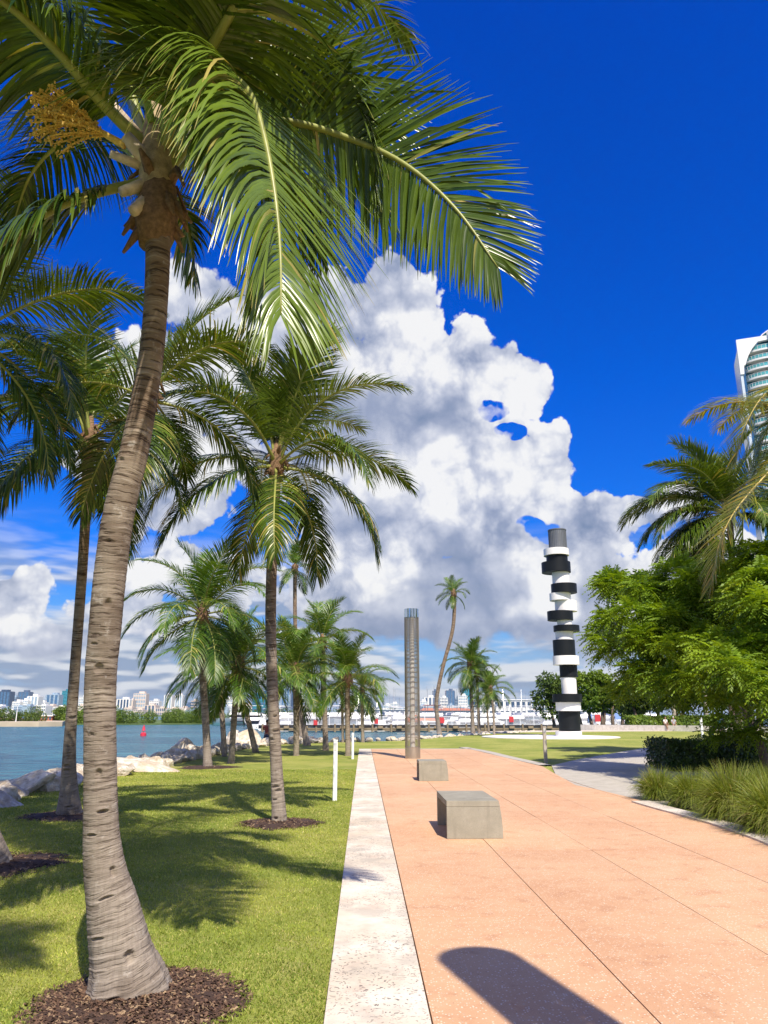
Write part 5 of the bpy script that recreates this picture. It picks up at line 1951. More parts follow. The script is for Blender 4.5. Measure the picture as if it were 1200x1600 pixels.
def scrub(name, px0, px1, d0, d1, h0, h1, n, leaf, mat, seed, z0=-1.0, slope=0.0):
    rs = np.random.RandomState(seed)
    x0, x1 = P(px0, 1130, d0).x, P(px1, 1130, d0).x
    nc = int((x1 - x0) * 1.1)
    cl_ = []
    for _ in range(nc):
        t_ = rs.uniform(0, 1)
        d = d0 + slope * t_ + rs.uniform(0, d1 - d0)
        x = (x0 + (x1 - x0) * t_) * d / d0
        h = rs.uniform(h0, h1)
        r_ = rs.uniform(.9, 2.2)
        cl_.append((x, d, z0 + h * .5, r_, r_, h * .55))
    o_ = foliage(name, cl_, n, leaf, mat, None, seed, aspect=.6)
    return tag(o_, kind='stuff')


scrub('mangroves', 180, 392, 242, 262, 2.4, 4.9, 26000, .42, MANG, 4, slope=14)
scrub('mangroves', 100, 182, 244, 262, 3.0, 5.8, 9000, .45, MANG, 5)
scrub('shrubs', -60, 72, 214, 235, 2.0, 4.4, 9000, .42, TREE_DARK, 6, z0=-.2)
scrub('distant_trees', 395, 1000, 700, 760, 4, 9, 14000, 1.6, TREE_DARK, 7, z0=-1)

for (px, w_, yt, lab) in ((98, 34, 1103, 'feathery green casuarina tree on the far bank behind the slender palm trunk'), (122, 22, 1109, 'lower casuarina between the two palm trunks on the far bank')):
    broad_tree(lab, px, 1132, yt, w_, 250, MANG, px, 2600, 1, .6, low=.1, cl_n=16)

# ------------------------------------------------------------------ pier with white fence
DPI = 138.0
zt = lambda y, d=DPI: P(600, y, d).z
xa, xb = P(408, 1130, DPI).x, P(1010, 1130, DPI).x + 20
pier = thing('pier', 'long timber pier with dark edge in front of the moored boats', 'pier', (xa, DPI, ZW))
L_ = xb - xa
m_ = MB()
m_.box((L_ / 2, 1.5, zt(1134.4) - ZW), (L_, 3.2, zt(1133) - zt(1136)))
m_.build('deck', DKWOOD, pier)
m_ = MB()
m_.box((L_ / 2, .2, zt(1138.0) - ZW), (L_, .35, .30))
m_.box((L_ / 2, .25, zt(1140.6) - ZW), (L_, .35, .26))
m_.build('beam', TANWOOD, pier)
pile = MB()
pile.cyl((0, 0, -2.0), .19, 3.35, 10)
o_ = pile.build('pile', TANWOOD, pier)
pile_me = o_.data
o_.location = (0.3, 0, 0)
blk = MB()
blk.box((0, 0, 0), (.9, .4, .42))
bo = blk.build('bollard_block', TANWOOD, pier)
bo.location = (1.6, -.1, zt(1136.2) - ZW)
x = 3.1
while x < L_:
    child('pile', pile_me, pier, (x, 0, 0))
    child('bollard_block', bo.data, pier, (x + 1.4, -.1, zt(1136.2) - ZW))
    x += 3.3
fen = thing('pier_fence', 'white picket railing along the pier before the boats', 'fence', (xa, DPI - .05, zt(1133)))
fh = zt(1119) - zt(1133)
m_ = MB()
x = 0.0
while x < L_:
    m_.box((x, 0, fh / 2), (.036, .03, fh))
    x += .125
o_ = m_.build('pickets', FENCEW, fen)
o_['kind'] = 'stuff'
m_ = MB()
m_.box((L_ / 2, -.03, fh - .05), (L_, .05, .08))
o_ = m_.build('rail', FENCEW, fen)
child('rail', o_.data, fen, (0, 0, -fh + .2))
pm = MB()
pm.box((0, -.01, fh / 2 + .03), (.10, .10, fh + .10))
o_ = pm.build('fence_post', FENCEW, fen)
x = 2.4
while x < L_:
    child('fence_post', o_.data, fen, (x, 0, 0))
    x += 2.4
for (px, py, w_, h_, mt, lab) in ((493, 1129, 5.5, 7, REDP, 'red square board on the pier railing behind the palms'), (588, 1127, 5.5, 7, REDP, 'red square board on the white pier railing just left of the mesh column'),
                                  (690.5, 1125.5, 6.5, 8, REDP, 'red square board on the railing behind the curving palm foot'), (799, 1124, 6.5, 8, REDP, 'red square board on the railing left of the striped sculpture'),
                                  (934, 1122, 8, 10, REDP, 'red square board right of the striped sculpture'), (922, 1121, 5, 10, BLUEP, 'small pale blue board right of the sculpture'), (966, 1119, 9, 9, BLUEP, 'blue banner on the railing under the trees'), (973, 1122, 4, 11, plain('violet_board', (.28, .18, .45), .5), 'narrow violet board beside the blue banner')):
    c = P(px, py, DPI - .35)
    k = DPI / FPX * 1.04
    m_ = MB()
    m_.box((0, 0, 0), (w_ * k, .06, h_ * k))
    tag(m_.build('railing_board', mt, loc=tuple(c)), lab, 'sign')

# ------------------------------------------------------------------ boats
def hull(Lb, Wb, Hb, name, parent, mat, n=14):
    """bow towards +X"""
    vs, fs = [], []
    prof = 7
    for i in range(n):
        t_ = i / (n - 1)
        w_ = Wb / 2 * (1 - max(0, (t_ - .45) / .55) ** 2.2)
        sheer = Hb * (1 + .28 * t_ ** 2)
        x_ = -Lb / 2 + Lb * t_
        for j in range(prof):
            a = j / (prof - 1) * 2 - 1
            yy = w_ * math.copysign(abs(a) ** .75, a)
            zz = sheer * (abs(a) ** 1.6) * 1.0 - .35 * (1 - t_ ** 3) * (1 - abs(a))
            xx = x_ + (.10 * Lb * (abs(a) ** 1.6) if t_ > .9 else 0)
            vs.append((xx, yy, zz))
    for i in range(n - 1):
        for j in range(prof - 1):
            fs.append((i * prof + j, i * prof + j + 1, (i + 1) * prof + j + 1, (i + 1) * prof + j))
    fs.append(tuple(range(prof)))
    for i in range(n - 1):          # deck
        fs.append((i * prof, (i + 1) * prof, (i + 1) * prof + prof - 1, i * prof + prof - 1))
    m2 = MB()
    m2.add(vs, fs)
    return m2.build(name, mat, parent, smooth=True, angle=R(35))


def cruiser(lab, kind, accent):
    t = thing('motor_boat', lab, 'boat', (0, 0, 0), 'boats moored behind the pier')
    L0, W0, H0 = ((11, 3.9, 1.5), (9, 3.1, 1.2), (15, 4.8, 1.9))[kind]
    hull(L0, W0, H0, 'hull', t, BOATW)
    m2 = MB()
    m2.box((.3, 0, H0 + .45), (L0 * .48, W0 * .72, .95), top=.86)
    if kind != 1:
        m2.box((-.6, 0, H0 + 1.22), (L0 * .38, W0 * .66, .55), top=.88)
    m2.build('cabin', BOATW, t, bevel=.05)
    m2 = MB()
    m2.box((.42, 0, H0 + .55), (L0 * .472, W0 * .725, .58), top=.93)
    m2.box((0, 0, H0 * .62), (L0 * .40, W0 * 1.002, .22))
    m2.box((-L0 * .42, 0, H0 * .75), (L0 * .17, W0 * .62, .6))
    m2.build('cabin_window', BOATD, t)
    m2 = MB()
    m2.box((-L0 * .12, 0, H0 + (2.9 if kind != 1 else 2.2)), (L0 * .30, W0 * .62, .10))
    m2.build('hard_top', BOATW if accent is None else accent, t, bevel=.03)
    for sx in (-1, 1):
        for sy in (-1, 1):
            m2 = MB()
            zt_ = H0 + (2.85 if kind != 1 else 2.15)
            m2.tube([(-L0 * .12 + sx * L0 * .13, sy * W0 * .27, H0 + .2), (-L0 * .12 + sx * L0 * .11, sy * W0 * .27, zt_)], .035, 6)
            m2.build('roof_post', CHROME, t)
    m2 = MB()
    m2.tube([(-L0 * .15, 0, H0 + 2.2), (-L0 * .17, 0, H0 + 4.6 + kind)], .03, 5)
    m2.tube([(-L0 * .1, W0 * .25, H0 + 2.2), (-L0 * .3, W0 * .3, H0 + 6.5)], .02, 5)
    m2.build('antenna', CHROME, t)
    m2 = MB()
    for s in (-1, 1):
        pts2 = [(L0 * (.05 + .42 * q / 5), s * W0 / 2 * (1 - max(0, (.55 + .42 * q / 5 - .45) / .55) ** 2.2) * .95, H0 * 1.15 + .55) for q in range(6)]
        m2.tube(pts2, .022, 5)
    m2.build('bow_rail', CHROME, t)
    return t


rb = random.Random(21)
protos = [cruiser('white cabin cruiser with plain hard top', 0, None), cruiser('small white open boat with a blue canvas top', 1, BOATB), cruiser('large white motor yacht', 2, None), cruiser('white cabin cruiser with dark blue top', 0, BOATB)]
first = [True] * 4
places = []
for q, px in enumerate(range(418, 1010, 26)):
    places.append((px + rb.uniform(-6, 6), 150 + rb.uniform(-3, 6), rb.choice([0, 0, 1, 2, 3]), rb.choice([90, 90, -90]) + rb.uniform(-9, 9), 1.0))
for q, px in enumerate(range(405, 1030, 30)):
    places.append((px + rb.uniform(-8, 8), 182 + rb.uniform(-4, 8), rb.choice([0, 2, 2, 3]), rb.choice([90, -90]) + rb.uniform(-9, 9), 1.05))
for q, px in enumerate(range(380, 1040, 34)):
    places.append((px + rb.uniform(-8, 8), 228 + rb.uniform(-5, 10), rb.choice([0, 2, 2]), rb.choice([90, -90, 0]) + rb.uniform(-9, 9), 1.1))
knd = ['white cabin cruiser', 'small open boat with blue canvas', 'large white yacht', 'blue topped white cruiser']


def landmark(px):
    for lim, s in ((440, 'behind the trunk of the middle palm'), (475, 'behind the bushy palm trunks'), (520, 'between the bushy palm and the path lights'), (560, 'behind the bright green palm'), (625, 'just left of the mesh light column'),
                   (660, 'just right of the mesh light column'), (705, 'behind the curving palm'), (760, 'behind the palm group'), (800, 'right of that palm group'), (870, 'just left of the striped sculpture'), (915, 'right of the striped sculpture'), (2000, 'behind the trees by the seat wall')):
        if px < lim:
            return s


seen = {}
for (px, d, kd, hd, s) in places:
    c = P(px, 1125, d)
    o_ = protos[kd] if first[kd] else copy_tree(protos[kd])
    first[kd] = False
    o_.location = (c.x, d, ZW - .15)
    o_.rotation_euler = (0, 0, R(hd))
    o_.scale = (s, s, s)
    row = 'first' if d < 165 else 'second' if d < 205 else 'back'
    o_['label'] = '%s, %s row, %s' % (knd[kd], row, landmark(px))
    o_['group'] = 'moored boats, %s row, %s' % (row, landmark(px))
for (px, d, lab) in ((664, 147, 'boat with an orange red cover and dark red canopy behind the curving palm'),):
    o_ = cruiser(lab, 0, plain('dark_red_canvas', (.22, .03, .04), .6))
    c = P(px, 1125, d)
    o_.location = (c.x, d, ZW + .25)
    o_.rotation_euler = (0, 0, R(172))
    m2 = MB()
    m2.box((.3, 0, 1.5 + .50), (8.6, 3.6, 1.3), top=.55)
    m2.build('boat_cover', BOATR, o_, bevel=.1)
for (px, yt, d) in ((828, 1075, 190), (838, 1068, 170), (843, 1080, 200), (762, 1092, 210), (866, 1072, 210), (597, 1096, 240), (520, 1094, 240), (655, 1094, 210)):
    b0, t0_ = P(px, 1133, d), P(px + 1.5, yt, d)
    m2 = MB()
    m2.tube([(0, 0, 0), (t0_.x - b0.x, 0, t0_.z - ZW)], [.07, .025], 6)
    o_ = m2.build('boat_mast', CHROME, loc=(b0.x, d, ZW))
    tag(o_, 'bare sailing mast rising from the marina %s' % landmark(px), 'mast', 'bare masts in the marina')


# ------------------------------------------------------------------ buildings of the marina and beyond
def block(lab, px0, px1, yt, d, body, depth=30, style='slabs', trim=None, step=3.6, name='tower_block', group=None, yb=1117, crown=0, z0=0.4):
    a, b_ = P(px0, 1117, d), P(px1, 1117, d)
    H = P((px0 + px1) / 2, yt, d).z - z0
    w_ = b_.x - a.x
    t = thing(name, lab, 'building', ((a.x + b_.x) / 2, d + depth / 2, z0), group)
    m2 = MB()
    m2.box((0, 0, H / 2), (w_ * .97, depth * .97, H))
    m2.build('facade', body, t)
    trim = trim or WHITEB
    m2 = MB()
    if style == 'slabs':
        z = step
        while z < H - .5:
            m2.box((0, 0, z), (w_, depth, step * .30))
            z += step
        o2 = m2.build('floor_slabs', trim, t)
        o2['kind'] = 'stuff'
    elif style == 'fins':
        nf_ = max(3, int(w_ / step))
        for q in range(nf_ + 1):
            m2.box((-w_ / 2 + w_ * q / nf_, 0, H / 2), (w_ / nf_ * .38, depth, H))
        o2 = m2.build('fins', trim, t)
        o2['kind'] = 'stuff'
    elif style == 'grid':
        z = step
        while z < H - .5:
            m2.box((0, 0, z), (w_, depth, step * .34))
            z += step
        for q in range(6):
            m2.box((-w_ / 2 + w_ * q / 5, 0, H / 2), (w_ * .055, depth + .4, H - .3))
        o2 = m2.build('facade_grid', trim, t)
        o2['kind'] = 'stuff'
    m2 = MB()
    m2.box((0, 0, H + .8), (w_, depth, 1.6))
    m2.box((w_ * .1, 0, H + 1.6 + 2 + crown / 2), (w_ * .45, depth * .5, 4 + crown))
    m2.build('roof', trim, t)
    return t


SKY = [  # px0, px1, top, distance, body, style, trim, step, label
    (-14, 11, 1081, 2600, GL_BLUE, 'fins', GL_DARK, 9, 'dark blue tower at the left edge of the skyline'),
    (12, 22, 1090, 2700, GL_SLATE, 'slabs', GL_PALE, 8, 'slate tower second from the left edge'),
    (25, 41, 1081.5, 2900, GL_BLUE, 'fins', GL_SLATE, 10, 'tall dark blue tower behind the white apartment cluster on the left'),
    (17, 29, 1097, 2300, GL_PALE, 'grid', WHITEB, 6, 'white apartment block, left of the stepped white cluster'),
    (28, 41, 1095, 2320, GL_PALE, 'grid', WHITEB, 6, 'white apartment block in the middle of the stepped cluster'),
    (40, 56, 1088.5, 2340, GL_PALE, 'fins', WHITEB, 8, 'tall white block, highest of the stepped cluster on the left'),
    (56.5, 67, 1098, 2400, GL_SLATE, 'fins', WHITEB, 8, 'pale striped block right of the stepped white cluster'),
    (69, 88, 1086, 2500, GL_BLUE, 'fins', GL_PALE, 22, 'blue glass tower with white roof left of the slender palm trunk'),
    (93, 104, 1080, 2700, GL_TEAL, 'slabs', GL_TEAL, 12, 'teal glass tower touching the slender palm trunk'),
    (121, 133, 1090, 2400, GL_PALE, 'grid', WHITEB, 7, 'white tower between the slender palm and the foreground trunk'),
    (181, 200, 1093, 2400, GL_DARK, 'fins', WHITEB, 8, 'block with black and white vertical stripes right of the foreground trunk'),
    (200, 206, 1095, 2420, CREAMB, 'none', CREAMB, 8, 'narrow beige slab joined to the striped block'),
    (206.5, 225.5, 1084, 2500, GL_PALE, 'grid', CREAMB, 12, 'tall beige and pale glass tower above the buoy'),
    (232, 246, 1096, 2300, GL_DARK, 'grid', WHITEB, 9, 'white block with dark windows right of the beige tower'),
    (255, 266, 1086.5, 2500, GL_PALE, 'fins', WHITEB, 9, 'left of the twin slim white towers'),
    (272, 282.5, 1086.5, 2500, GL_PALE, 'fins', WHITEB, 9, 'right of the twin slim white towers'),
    (287, 296.5, 1101, 2600, GL_BLUE, 'slabs', GL_SLATE, 9, 'small dark blue tower by the palm with the spear leaf'),
    (297, 306, 1095.5, 2600, GL_SLATE, 'slabs', CREAMB, 9, 'grey tower touching the trunk of the palm with the spear leaf'),
    (333, 341, 1101, 2600, GL_SLATE, 'slabs', GL_PALE, 9, 'grey block between the thin palm trunks'),
    (350, 362, 1092, 2500, GL_PALE, 'grid', WHITEB, 8, 'white tower behind the dark trunked palm'),
    (393, 421, 1084, 1900, GL_TEAL, 'slabs', GL_BLUE, 14, 'broad teal glass tower left of the middle palm trunk'),
    (439, 451, 1076, 2100, GL_BLUE, 'fins', GL_PALE, 14, 'tall blue tower just right of the middle palm trunk'),
    (454, 460, 1072, 2200, GL_DARK, 'none', GL_SLATE, 14, 'narrow very tall dark tower behind the bushy palm'),
    (467, 476, 1084, 2200, GL_PALE, 'slabs', WHITEB, 9, 'pale green tower between palm trunks'),
    (478.5, 492.5, 1071, 2200, GL_SLATE, 'slabs', GL_SLATE, 12, 'tall grey violet tower right of the bushy palm'),
    (529, 536, 1096, 2400, GL_SLATE, 'slabs', WHITEB, 9, 'small grey tower behind the bright green palm'),
    (556, 566, 1092, 2400, GL_PALE, 'grid', WHITEB, 9, 'white tower left of the mesh light column'),
    (610, 622, 1100, 2600, GL_PALE, 'grid', WHITEB, 9, 'low pale block against the mesh light column'),
    (655, 668, 1097, 2300, GL_PALE, 'grid', WHITEB, 8, 'low white block right of the mesh light column'),
    (664, 681, 1090, 2500, GL_SLATE, 'fins', WHITEB, 10, 'white block with blue stripes left of the curving palm'),
    (677, 683, 1080, 2700, GL_SLATE, 'slabs', GL_SLATE, 12, 'narrow grey tower just behind the curving palm trunk'),
    (688, 700, 1091, 2400, GL_SLATE, 'grid', WHITEB, 9, 'white and grey block right of the curving palm trunk'),
    (698, 711, 1079.5, 2700, GL_BLUE, 'fins', GL_SLATE, 14, 'tallest blue tower right of the curving palm'),
    (712, 719, 1092, 2700, GL_SLATE, 'slabs', GL_PALE, 9, 'low blue block beside the tallest blue tower'),
    (717, 731, 1087.5, 2500, GL_PALE, 'grid', WHITEB, 9, 'white tower behind the leftmost of the palm group'),
    (723, 737, 1076, 2900, GL_TEAL, 'slabs', GL_TEAL, 12, 'teal tower behind the palm group'),
    (742, 752, 1090, 2700, GL_SLATE, 'slabs', GL_SLATE, 12, 'slate tower between two trunks of the palm group'),
    (768, 778, 1086, 2700, GL_BLUE, 'slabs', GL_SLATE, 12, 'blue tower behind the rightmost of the palm group'),
]
for (a, b_, yt, d, body, st, tr, sp, lab) in SKY:
    block(lab, a, b_, yt, d, body, depth=34, style=st, trim=tr, step=sp, group='towers of the far skyline', crown=2)
rb = random.Random(5)
x = -60.0
i = 0
marks = ((-10, 'outside the left edge'), (60, 'under the stepped white cluster'), (110, 'left of the slender palm'), (200, 'around the foreground trunk'), (260, 'under the beige tower'), (330, 'under the twin white towers'), (400, 'between the leaning palms'), (480, 'behind the bushy palm'), (560, 'behind the bright green palm'),
         (640, 'left of the mesh column'), (720, 'behind the curving palm'), (800, 'behind the palm group'), (4000, 'toward the striped sculpture'))
while x < 900:
    w_ = rb.uniform(7, 18)
    lm = next(s for lim, s in marks if x < lim)
    cl_ = rb.choice(['white', 'cream', 'pale grey'])
    block('low %s city block %s' % (cl_, lm), x, x + w_, rb.uniform(1102, 1111), rb.uniform(2050, 2250), rb.choice([GL_PALE, GL_SLATE, WHITEB]), depth=40, style=rb.choice(['slabs', 'grid', 'fins']),
          trim={'white': WHITEB, 'cream': CREAMB, 'pale grey': GL_PALE}[cl_], step=rb.choice([5, 7, 9]), name='low_building', group='low city blocks ' + lm)
    x += w_ * rb.uniform(.8, 1.25)

# marina buildings
def long_house(lab, px0, px1, yt, d, wall_, roof_, nwin, pitched=True, z0=0.0, wmat=None, levels=1):
    a, b_ = P(px0, 1117, d), P(px1, 1117, d)
    H = P(px0, yt, d).z - z0
    w_ = b_.x - a.x
    t = thing('marina_building', lab, 'building', ((a.x + b_.x) / 2, d, z0))
    hw_ = H * (.75 if pitched else 1)
    m2 = MB()
    m2.box((0, 6, hw_ / 2), (w_, 12, hw_))
    m2.build('wall', wall_, t)
    m2 = MB()
    if pitched:
        m2.add([(-w_ / 2 - .5, -.6, hw_), (w_ / 2 + .5, -.6, hw_), (w_ / 2 + .5, 12.6, hw_), (-w_ / 2 - .5, 12.6, hw_), (-w_ / 2 + 2, 6, H), (w_ / 2 - 2, 6, H)],
               [(0, 1, 5, 4), (2, 3, 4, 5), (1, 2, 5), (3, 0, 4), (3, 2, 1, 0)])
    else:
        m2.box((0, 6, hw_ + .15), (w_ + .8, 12.8, .35))
    m2.build('roof', roof_, t)
    if nwin:
        q_ = MB()
        q_.box((0, 0, 0), (w_ / nwin * .58, .25, hw_ / levels * .55))
        first_ = None
        for lv in range(levels):
            for q in range(nwin):
                loc = (-w_ / 2 + w_ * (q + .5) / nwin, -.06, hw_ * (lv + .55) / levels)
                if first_ is None:
                    first_ = q_.build('window', wmat or GL_DARK, t)
                    first_.location = loc
                else:
                    child('window', first_.data, t, loc)
    return t


long_house('white marina building with a row of large square openings behind the palm group', 738, 832, 1094, 330, WHITEB, WHITEB, 11, False, levels=2)
long_house('long low marina building with a reddish tiled roof behind the curving palm', 655, 740, 1106, 300, WHITEB, plain('red_tile', (.50, .20, .12), .8), 14)
long_house('long low white boat shed left of the mesh column', 548, 640, 1109, 280, WHITEB, WHITEB, 12, False)
long_house('low white shed far behind the striped sculpture', 835, 930, 1111, 300, WHITEB, WHITEB, 10, False)
long_house('low house with brown red roof among the shrubs on the sand spit', -30, 14, 1122, 245, CREAMB, plain('brown_tile', (.28, .10, .06), .8), 5, z0=-.2)
long_house('small red and white hut at the end of the sand spit', 60, 82, 1119, 250, plain('hut_red', (.45, .16, .10), .8), WHITEB, 4, False, z0=-.2)

# white slanted frames at the left edge, and a flag pole on the spit
t = thing('white_terminal', 'white stepped terminal frame with slanting roof lines at the left edge of the far shore', 'building', (P(0, 1117, 420).x, 420, -.5))
k = 420 / FPX * 1.04
for q in range(7):
    m2 = MB()
    xx = (-40 + q * 9.5) * k
    hh_ = (26 - q * 3.2) * k
    m2.add([(xx - 4 * k, 0, 0), (xx + 4.5 * k, 0, 0), (xx + 4.5 * k, 0, hh_ * .72), (xx, 0, hh_), (xx - 4 * k, 0, hh_ * .8), (xx - 4 * k, 8, 0), (xx + 4.5 * k, 8, 0), (xx + 4.5 * k, 8, hh_ * .72), (xx, 8, hh_), (xx - 4 * k, 8, hh_ * .8)],
           [(0, 1, 2, 3, 4), (9, 8, 7, 6, 5), (0, 5, 6, 1), (1, 6, 7, 2), (2, 7, 8, 3), (3, 8, 9, 4), (4, 9, 5, 0)])
    for r__ in range(3):
        m2.box((xx, -.1, hh_ * (.2 + .22 * r__)), (8 * k, .3, .5 * k))
    m2.build('bay', WHITEB if q % 2 else GL_PALE, t)
b0 = P(24, 1133, 212)
m2 = MB()
m2.tube([(0, 0, 0), (0, 0, P(24, 1104, 212).z + .2)], [.13, .07], 8)
tag(m2.build('flag_pole', FENCEW, loc=(b0.x, 212, -.2)), 'thin white pole standing on the sand spit at the left', 'pole')

# red channel buoy
bu = P(224.5, 1141, 112)
by = thing('channel_buoy', 'red channel buoy floating left of the palms', 'buoy', (bu.x, 112, ZW))
RED = plain('buoy_red', (.62, .03, .06), .5, var=.08)
m2 = MB()
m2.cyl((0, 0, -.2), .42, .55, 20)
m2.cyl((0, 0, .35), .36, .12, 20, r2=.2)
m2.build('float', RED, by, smooth=True, angle=R(35))
m2 = MB()
for q in range(4):
    a = q * math.pi / 2 + .4
    m2.tube([(.27 * math.cos(a), .27 * math.sin(a), .4), (.12 * math.cos(a), .12 * math.sin(a), 1.25)], .03, 5)
m2.build('frame', RED, by)
m2 = MB()
m2.cyl((0, 0, .75), .26, .55, 12, r2=.10)
m2.cyl((0, 0, 1.3), .08, .2, 8)
m2.build('top_mark', RED, by)

# ------------------------------------------------------------------ glass apartment tower at the right edge
DT2 = 200.0
tl = P(1150, 531, DT2)
tw = thing('apartment_tower', 'tall white apartment tower with curved balconies and teal glass at the right edge', 'building', (tl.x, DT2, 0), rot=R(-20))
ZT = tl.z
TG_ = far_glass('tower_glass', (0.02, 0.14, 0.17), .08)
TG2 = far_glass('tower_blue_glass', (0.03, 0.10, 0.22), .08)
RAILG = far_glass('railing_glass', (0.10, 0.38, 0.40), .08)
m2 = MB()
m2.box((13, 9.5, ZT / 2 - .5), (25, 13, ZT - 1))
m2.build('core', TG_, tw)
sp_ = [(0, ZT), (8.4, ZT), (8.4, ZT - 1.3), (5.6, ZT - 1.5), (3.9, ZT - 3.2), (2.6, ZT - 5.3), (1.75, ZT - 7.6), (1.3, ZT - 8.2), (1.15, ZT - 10.2), (.9, ZT - 10.4), (.75, ZT - 8.0)]
m2 = MB()
n_ = len(sp_)
arch = [(0, ZT), (8.4, ZT), (8.4, ZT - 1.3), (5.6, ZT - 1.5), (3.9, ZT - 3.4), (2.6, ZT - 5.6), (1.6, ZT - 8.2), (1.2, ZT - 8.4), (1.0, ZT - 11.0), (0, ZT - 11.0)]
n_ = len(arch)
vs = [(x_, 0, z_) for x_, z_ in arch] + [(x_, 1.2, z_) for x_, z_ in arch]
m2.add(vs, [tuple(range(n_))[::-1], tuple(range(n_, 2 * n_))] + [(q, (q + 1) % n_, n_ + (q + 1) % n_, n_ + q) for q in range(n_)])
m2.build('arched_frame', WHITEB, tw)
m2 = MB()
m2.box((9.3, .2, ZT / 2 + .6), (1.7, 1.6, ZT + 1.2))
m2.box((14.5, 0, ZT / 2 + .6), (6, .8, ZT + 1.2))
m2.build('pilaster', WHITEB, tw)
m2 = MB()
m2.box((.35, 1.6, (ZT - 11) / 2), (.7, 2.6, ZT - 11))
m2.build('edge_column', plain('tower_side', (.55, .62, .68), .5), tw)
m2 = MB()
m2.box((1.0, 2.2, (ZT - 8) / 2), (.9, 2.0, ZT - 8))
m2.build('side_windows', TG2, tw)
fl = 2.75
slab_me = rail_me = None
z = ZT - 3.6
cnt = 0
arc_pts = [(8.4, .2)] + [(8.4 - 6.9 * math.sin(a) ** 1.0, .2 + 3.6 * (1 - math.cos(a))) for a in [R(q) for q in range(8, 91, 9)]]
while z > 6 and cnt < 26:
    if slab_me is None:
        m2 = MB()
        poly = arc_pts + [(1.5, 4.6), (8.4, 4.6)]
        m2.prism(poly, -.55, 0)
        o_ = m2.build('balcony', WHITEB, tw)
        o_.location = (0, 0, z)
        slab_me = o_.data
        m2 = MB()
        for q in range(len(arc_pts) - 1):
            a, b_ = arc_pts[q], arc_pts[q + 1]
            m2.add([(a[0], a[1] + .05, 0), (b_[0], b_[1] + .05, 0), (b_[0], b_[1] + .05, 1.05), (a[0], a[1] + .05, 1.05)], [(0, 1, 2, 3)])
        r2_ = m2.build('glass_railing', RAILG, o_)
        rail_me = r2_.data
        m2 = MB()
        m2.tube([(a[0], a[1], 1.08) for a in arc_pts], .05, 5)
        for a in arc_pts[::1]:
            m2.box((a[0], a[1], .52), (.07, .07, 1.04))
        top_me = m2.build('rail', WHITEB, o_).data
        m2 = MB()
        for q in range(5):
            m2.box((2.2 + q * 1.45, 3.1, -1.9), (.10, .12, 2.6))
        mull_me = m2.build('mullions', WHITEB, o_).data
    else:
        o_ = child('balcony', slab_me, tw, (0, 0, z))
        child('glass_railing', rail_me, o_)
        child('rail', top_me, o_)
        child('mullions', mull_me, o_)
    z -= fl
    cnt += 1
m2 = MB()
cv = [(6.2, ZT + .2)] + [(6.2 + 12 * (q / 10), ZT + .4 + 4.6 * math.sin(math.pi / 2 * (q / 10) ** .8)) for q in range(1, 11)] + [(18.2, ZT)]
n_ = len(cv)
m2.add([(x_, 2.5, z_) for x_, z_ in cv] + [(x_, 9, z_) for x_, z_ in cv], [tuple(range(n_))[::-1], tuple(range(n_, 2 * n_))] + [(q, (q + 1) % n_, n_ + (q + 1) % n_, n_ + q) for q in range(n_)])
m2.build('glass_crown', TG_, tw)
m2 = MB()
m2.tube([(x_, 2.4, z_) for x_, z_ in cv[:-1]], .22, 6)
for q in range(2, 10):
    m2.box((cv[q][0], 2.4, (cv[q][1] + ZT) / 2), (.16, .16, cv[q][1] - ZT))
m2.build('crown_ribs', WHITEB, tw)

# ================================================================== people
SKIN = plain('skin', (0.38, 0.20, 0.13), .55, var=.05)
SKIN_D = plain('skin_tanned', (0.24, 0.11, 0.065), .55, var=.05)
HAIR = plain('hair', (0.02, 0.014, 0.01), .6)


def cloth(name, c):
    return plain('cloth_' + name, c, .85, var=.12, scale=14, bump=.004)


def skinned(name, V, E, Rr, mat, parent, sub=2, root=0):
    me_ = bpy.data.meshes.new(name)
    me_.from_pydata(V, E, [])
    o_ = bpy.data.objects.new(name, me_)
    COL.objects.link(o_)
    md = o_.modifiers.new('skin', 'SKIN')
    for i, r_ in enumerate(Rr):
        r_ = r_ if hasattr(r_, '__len__') else (r_, r_)
        me_.skin_vertices[0].data[i].radius = r_
        me_.skin_vertices[0].data[i].use_root = (i == root)
    ms = o_.modifiers.new('sub', 'SUBSURF')
    ms.levels = ms.render_levels = sub
    dg = bpy.context.evaluated_depsgraph_get()
    dg.update()
    m2_ = bpy.data.meshes.new_from_object(o_.evaluated_get(dg))
    m2_.name = name
    m2_.materials.clear()
    m2_.materials.append(mat)
    m2_.polygons.foreach_set('use_smooth', [True] * len(m2_.polygons))
    bpy.data.objects.remove(o_)
    o2 = bpy.data.objects.new(name, m2_)
    COL.objects.link(o2)
    o2.parent = parent
    return o2


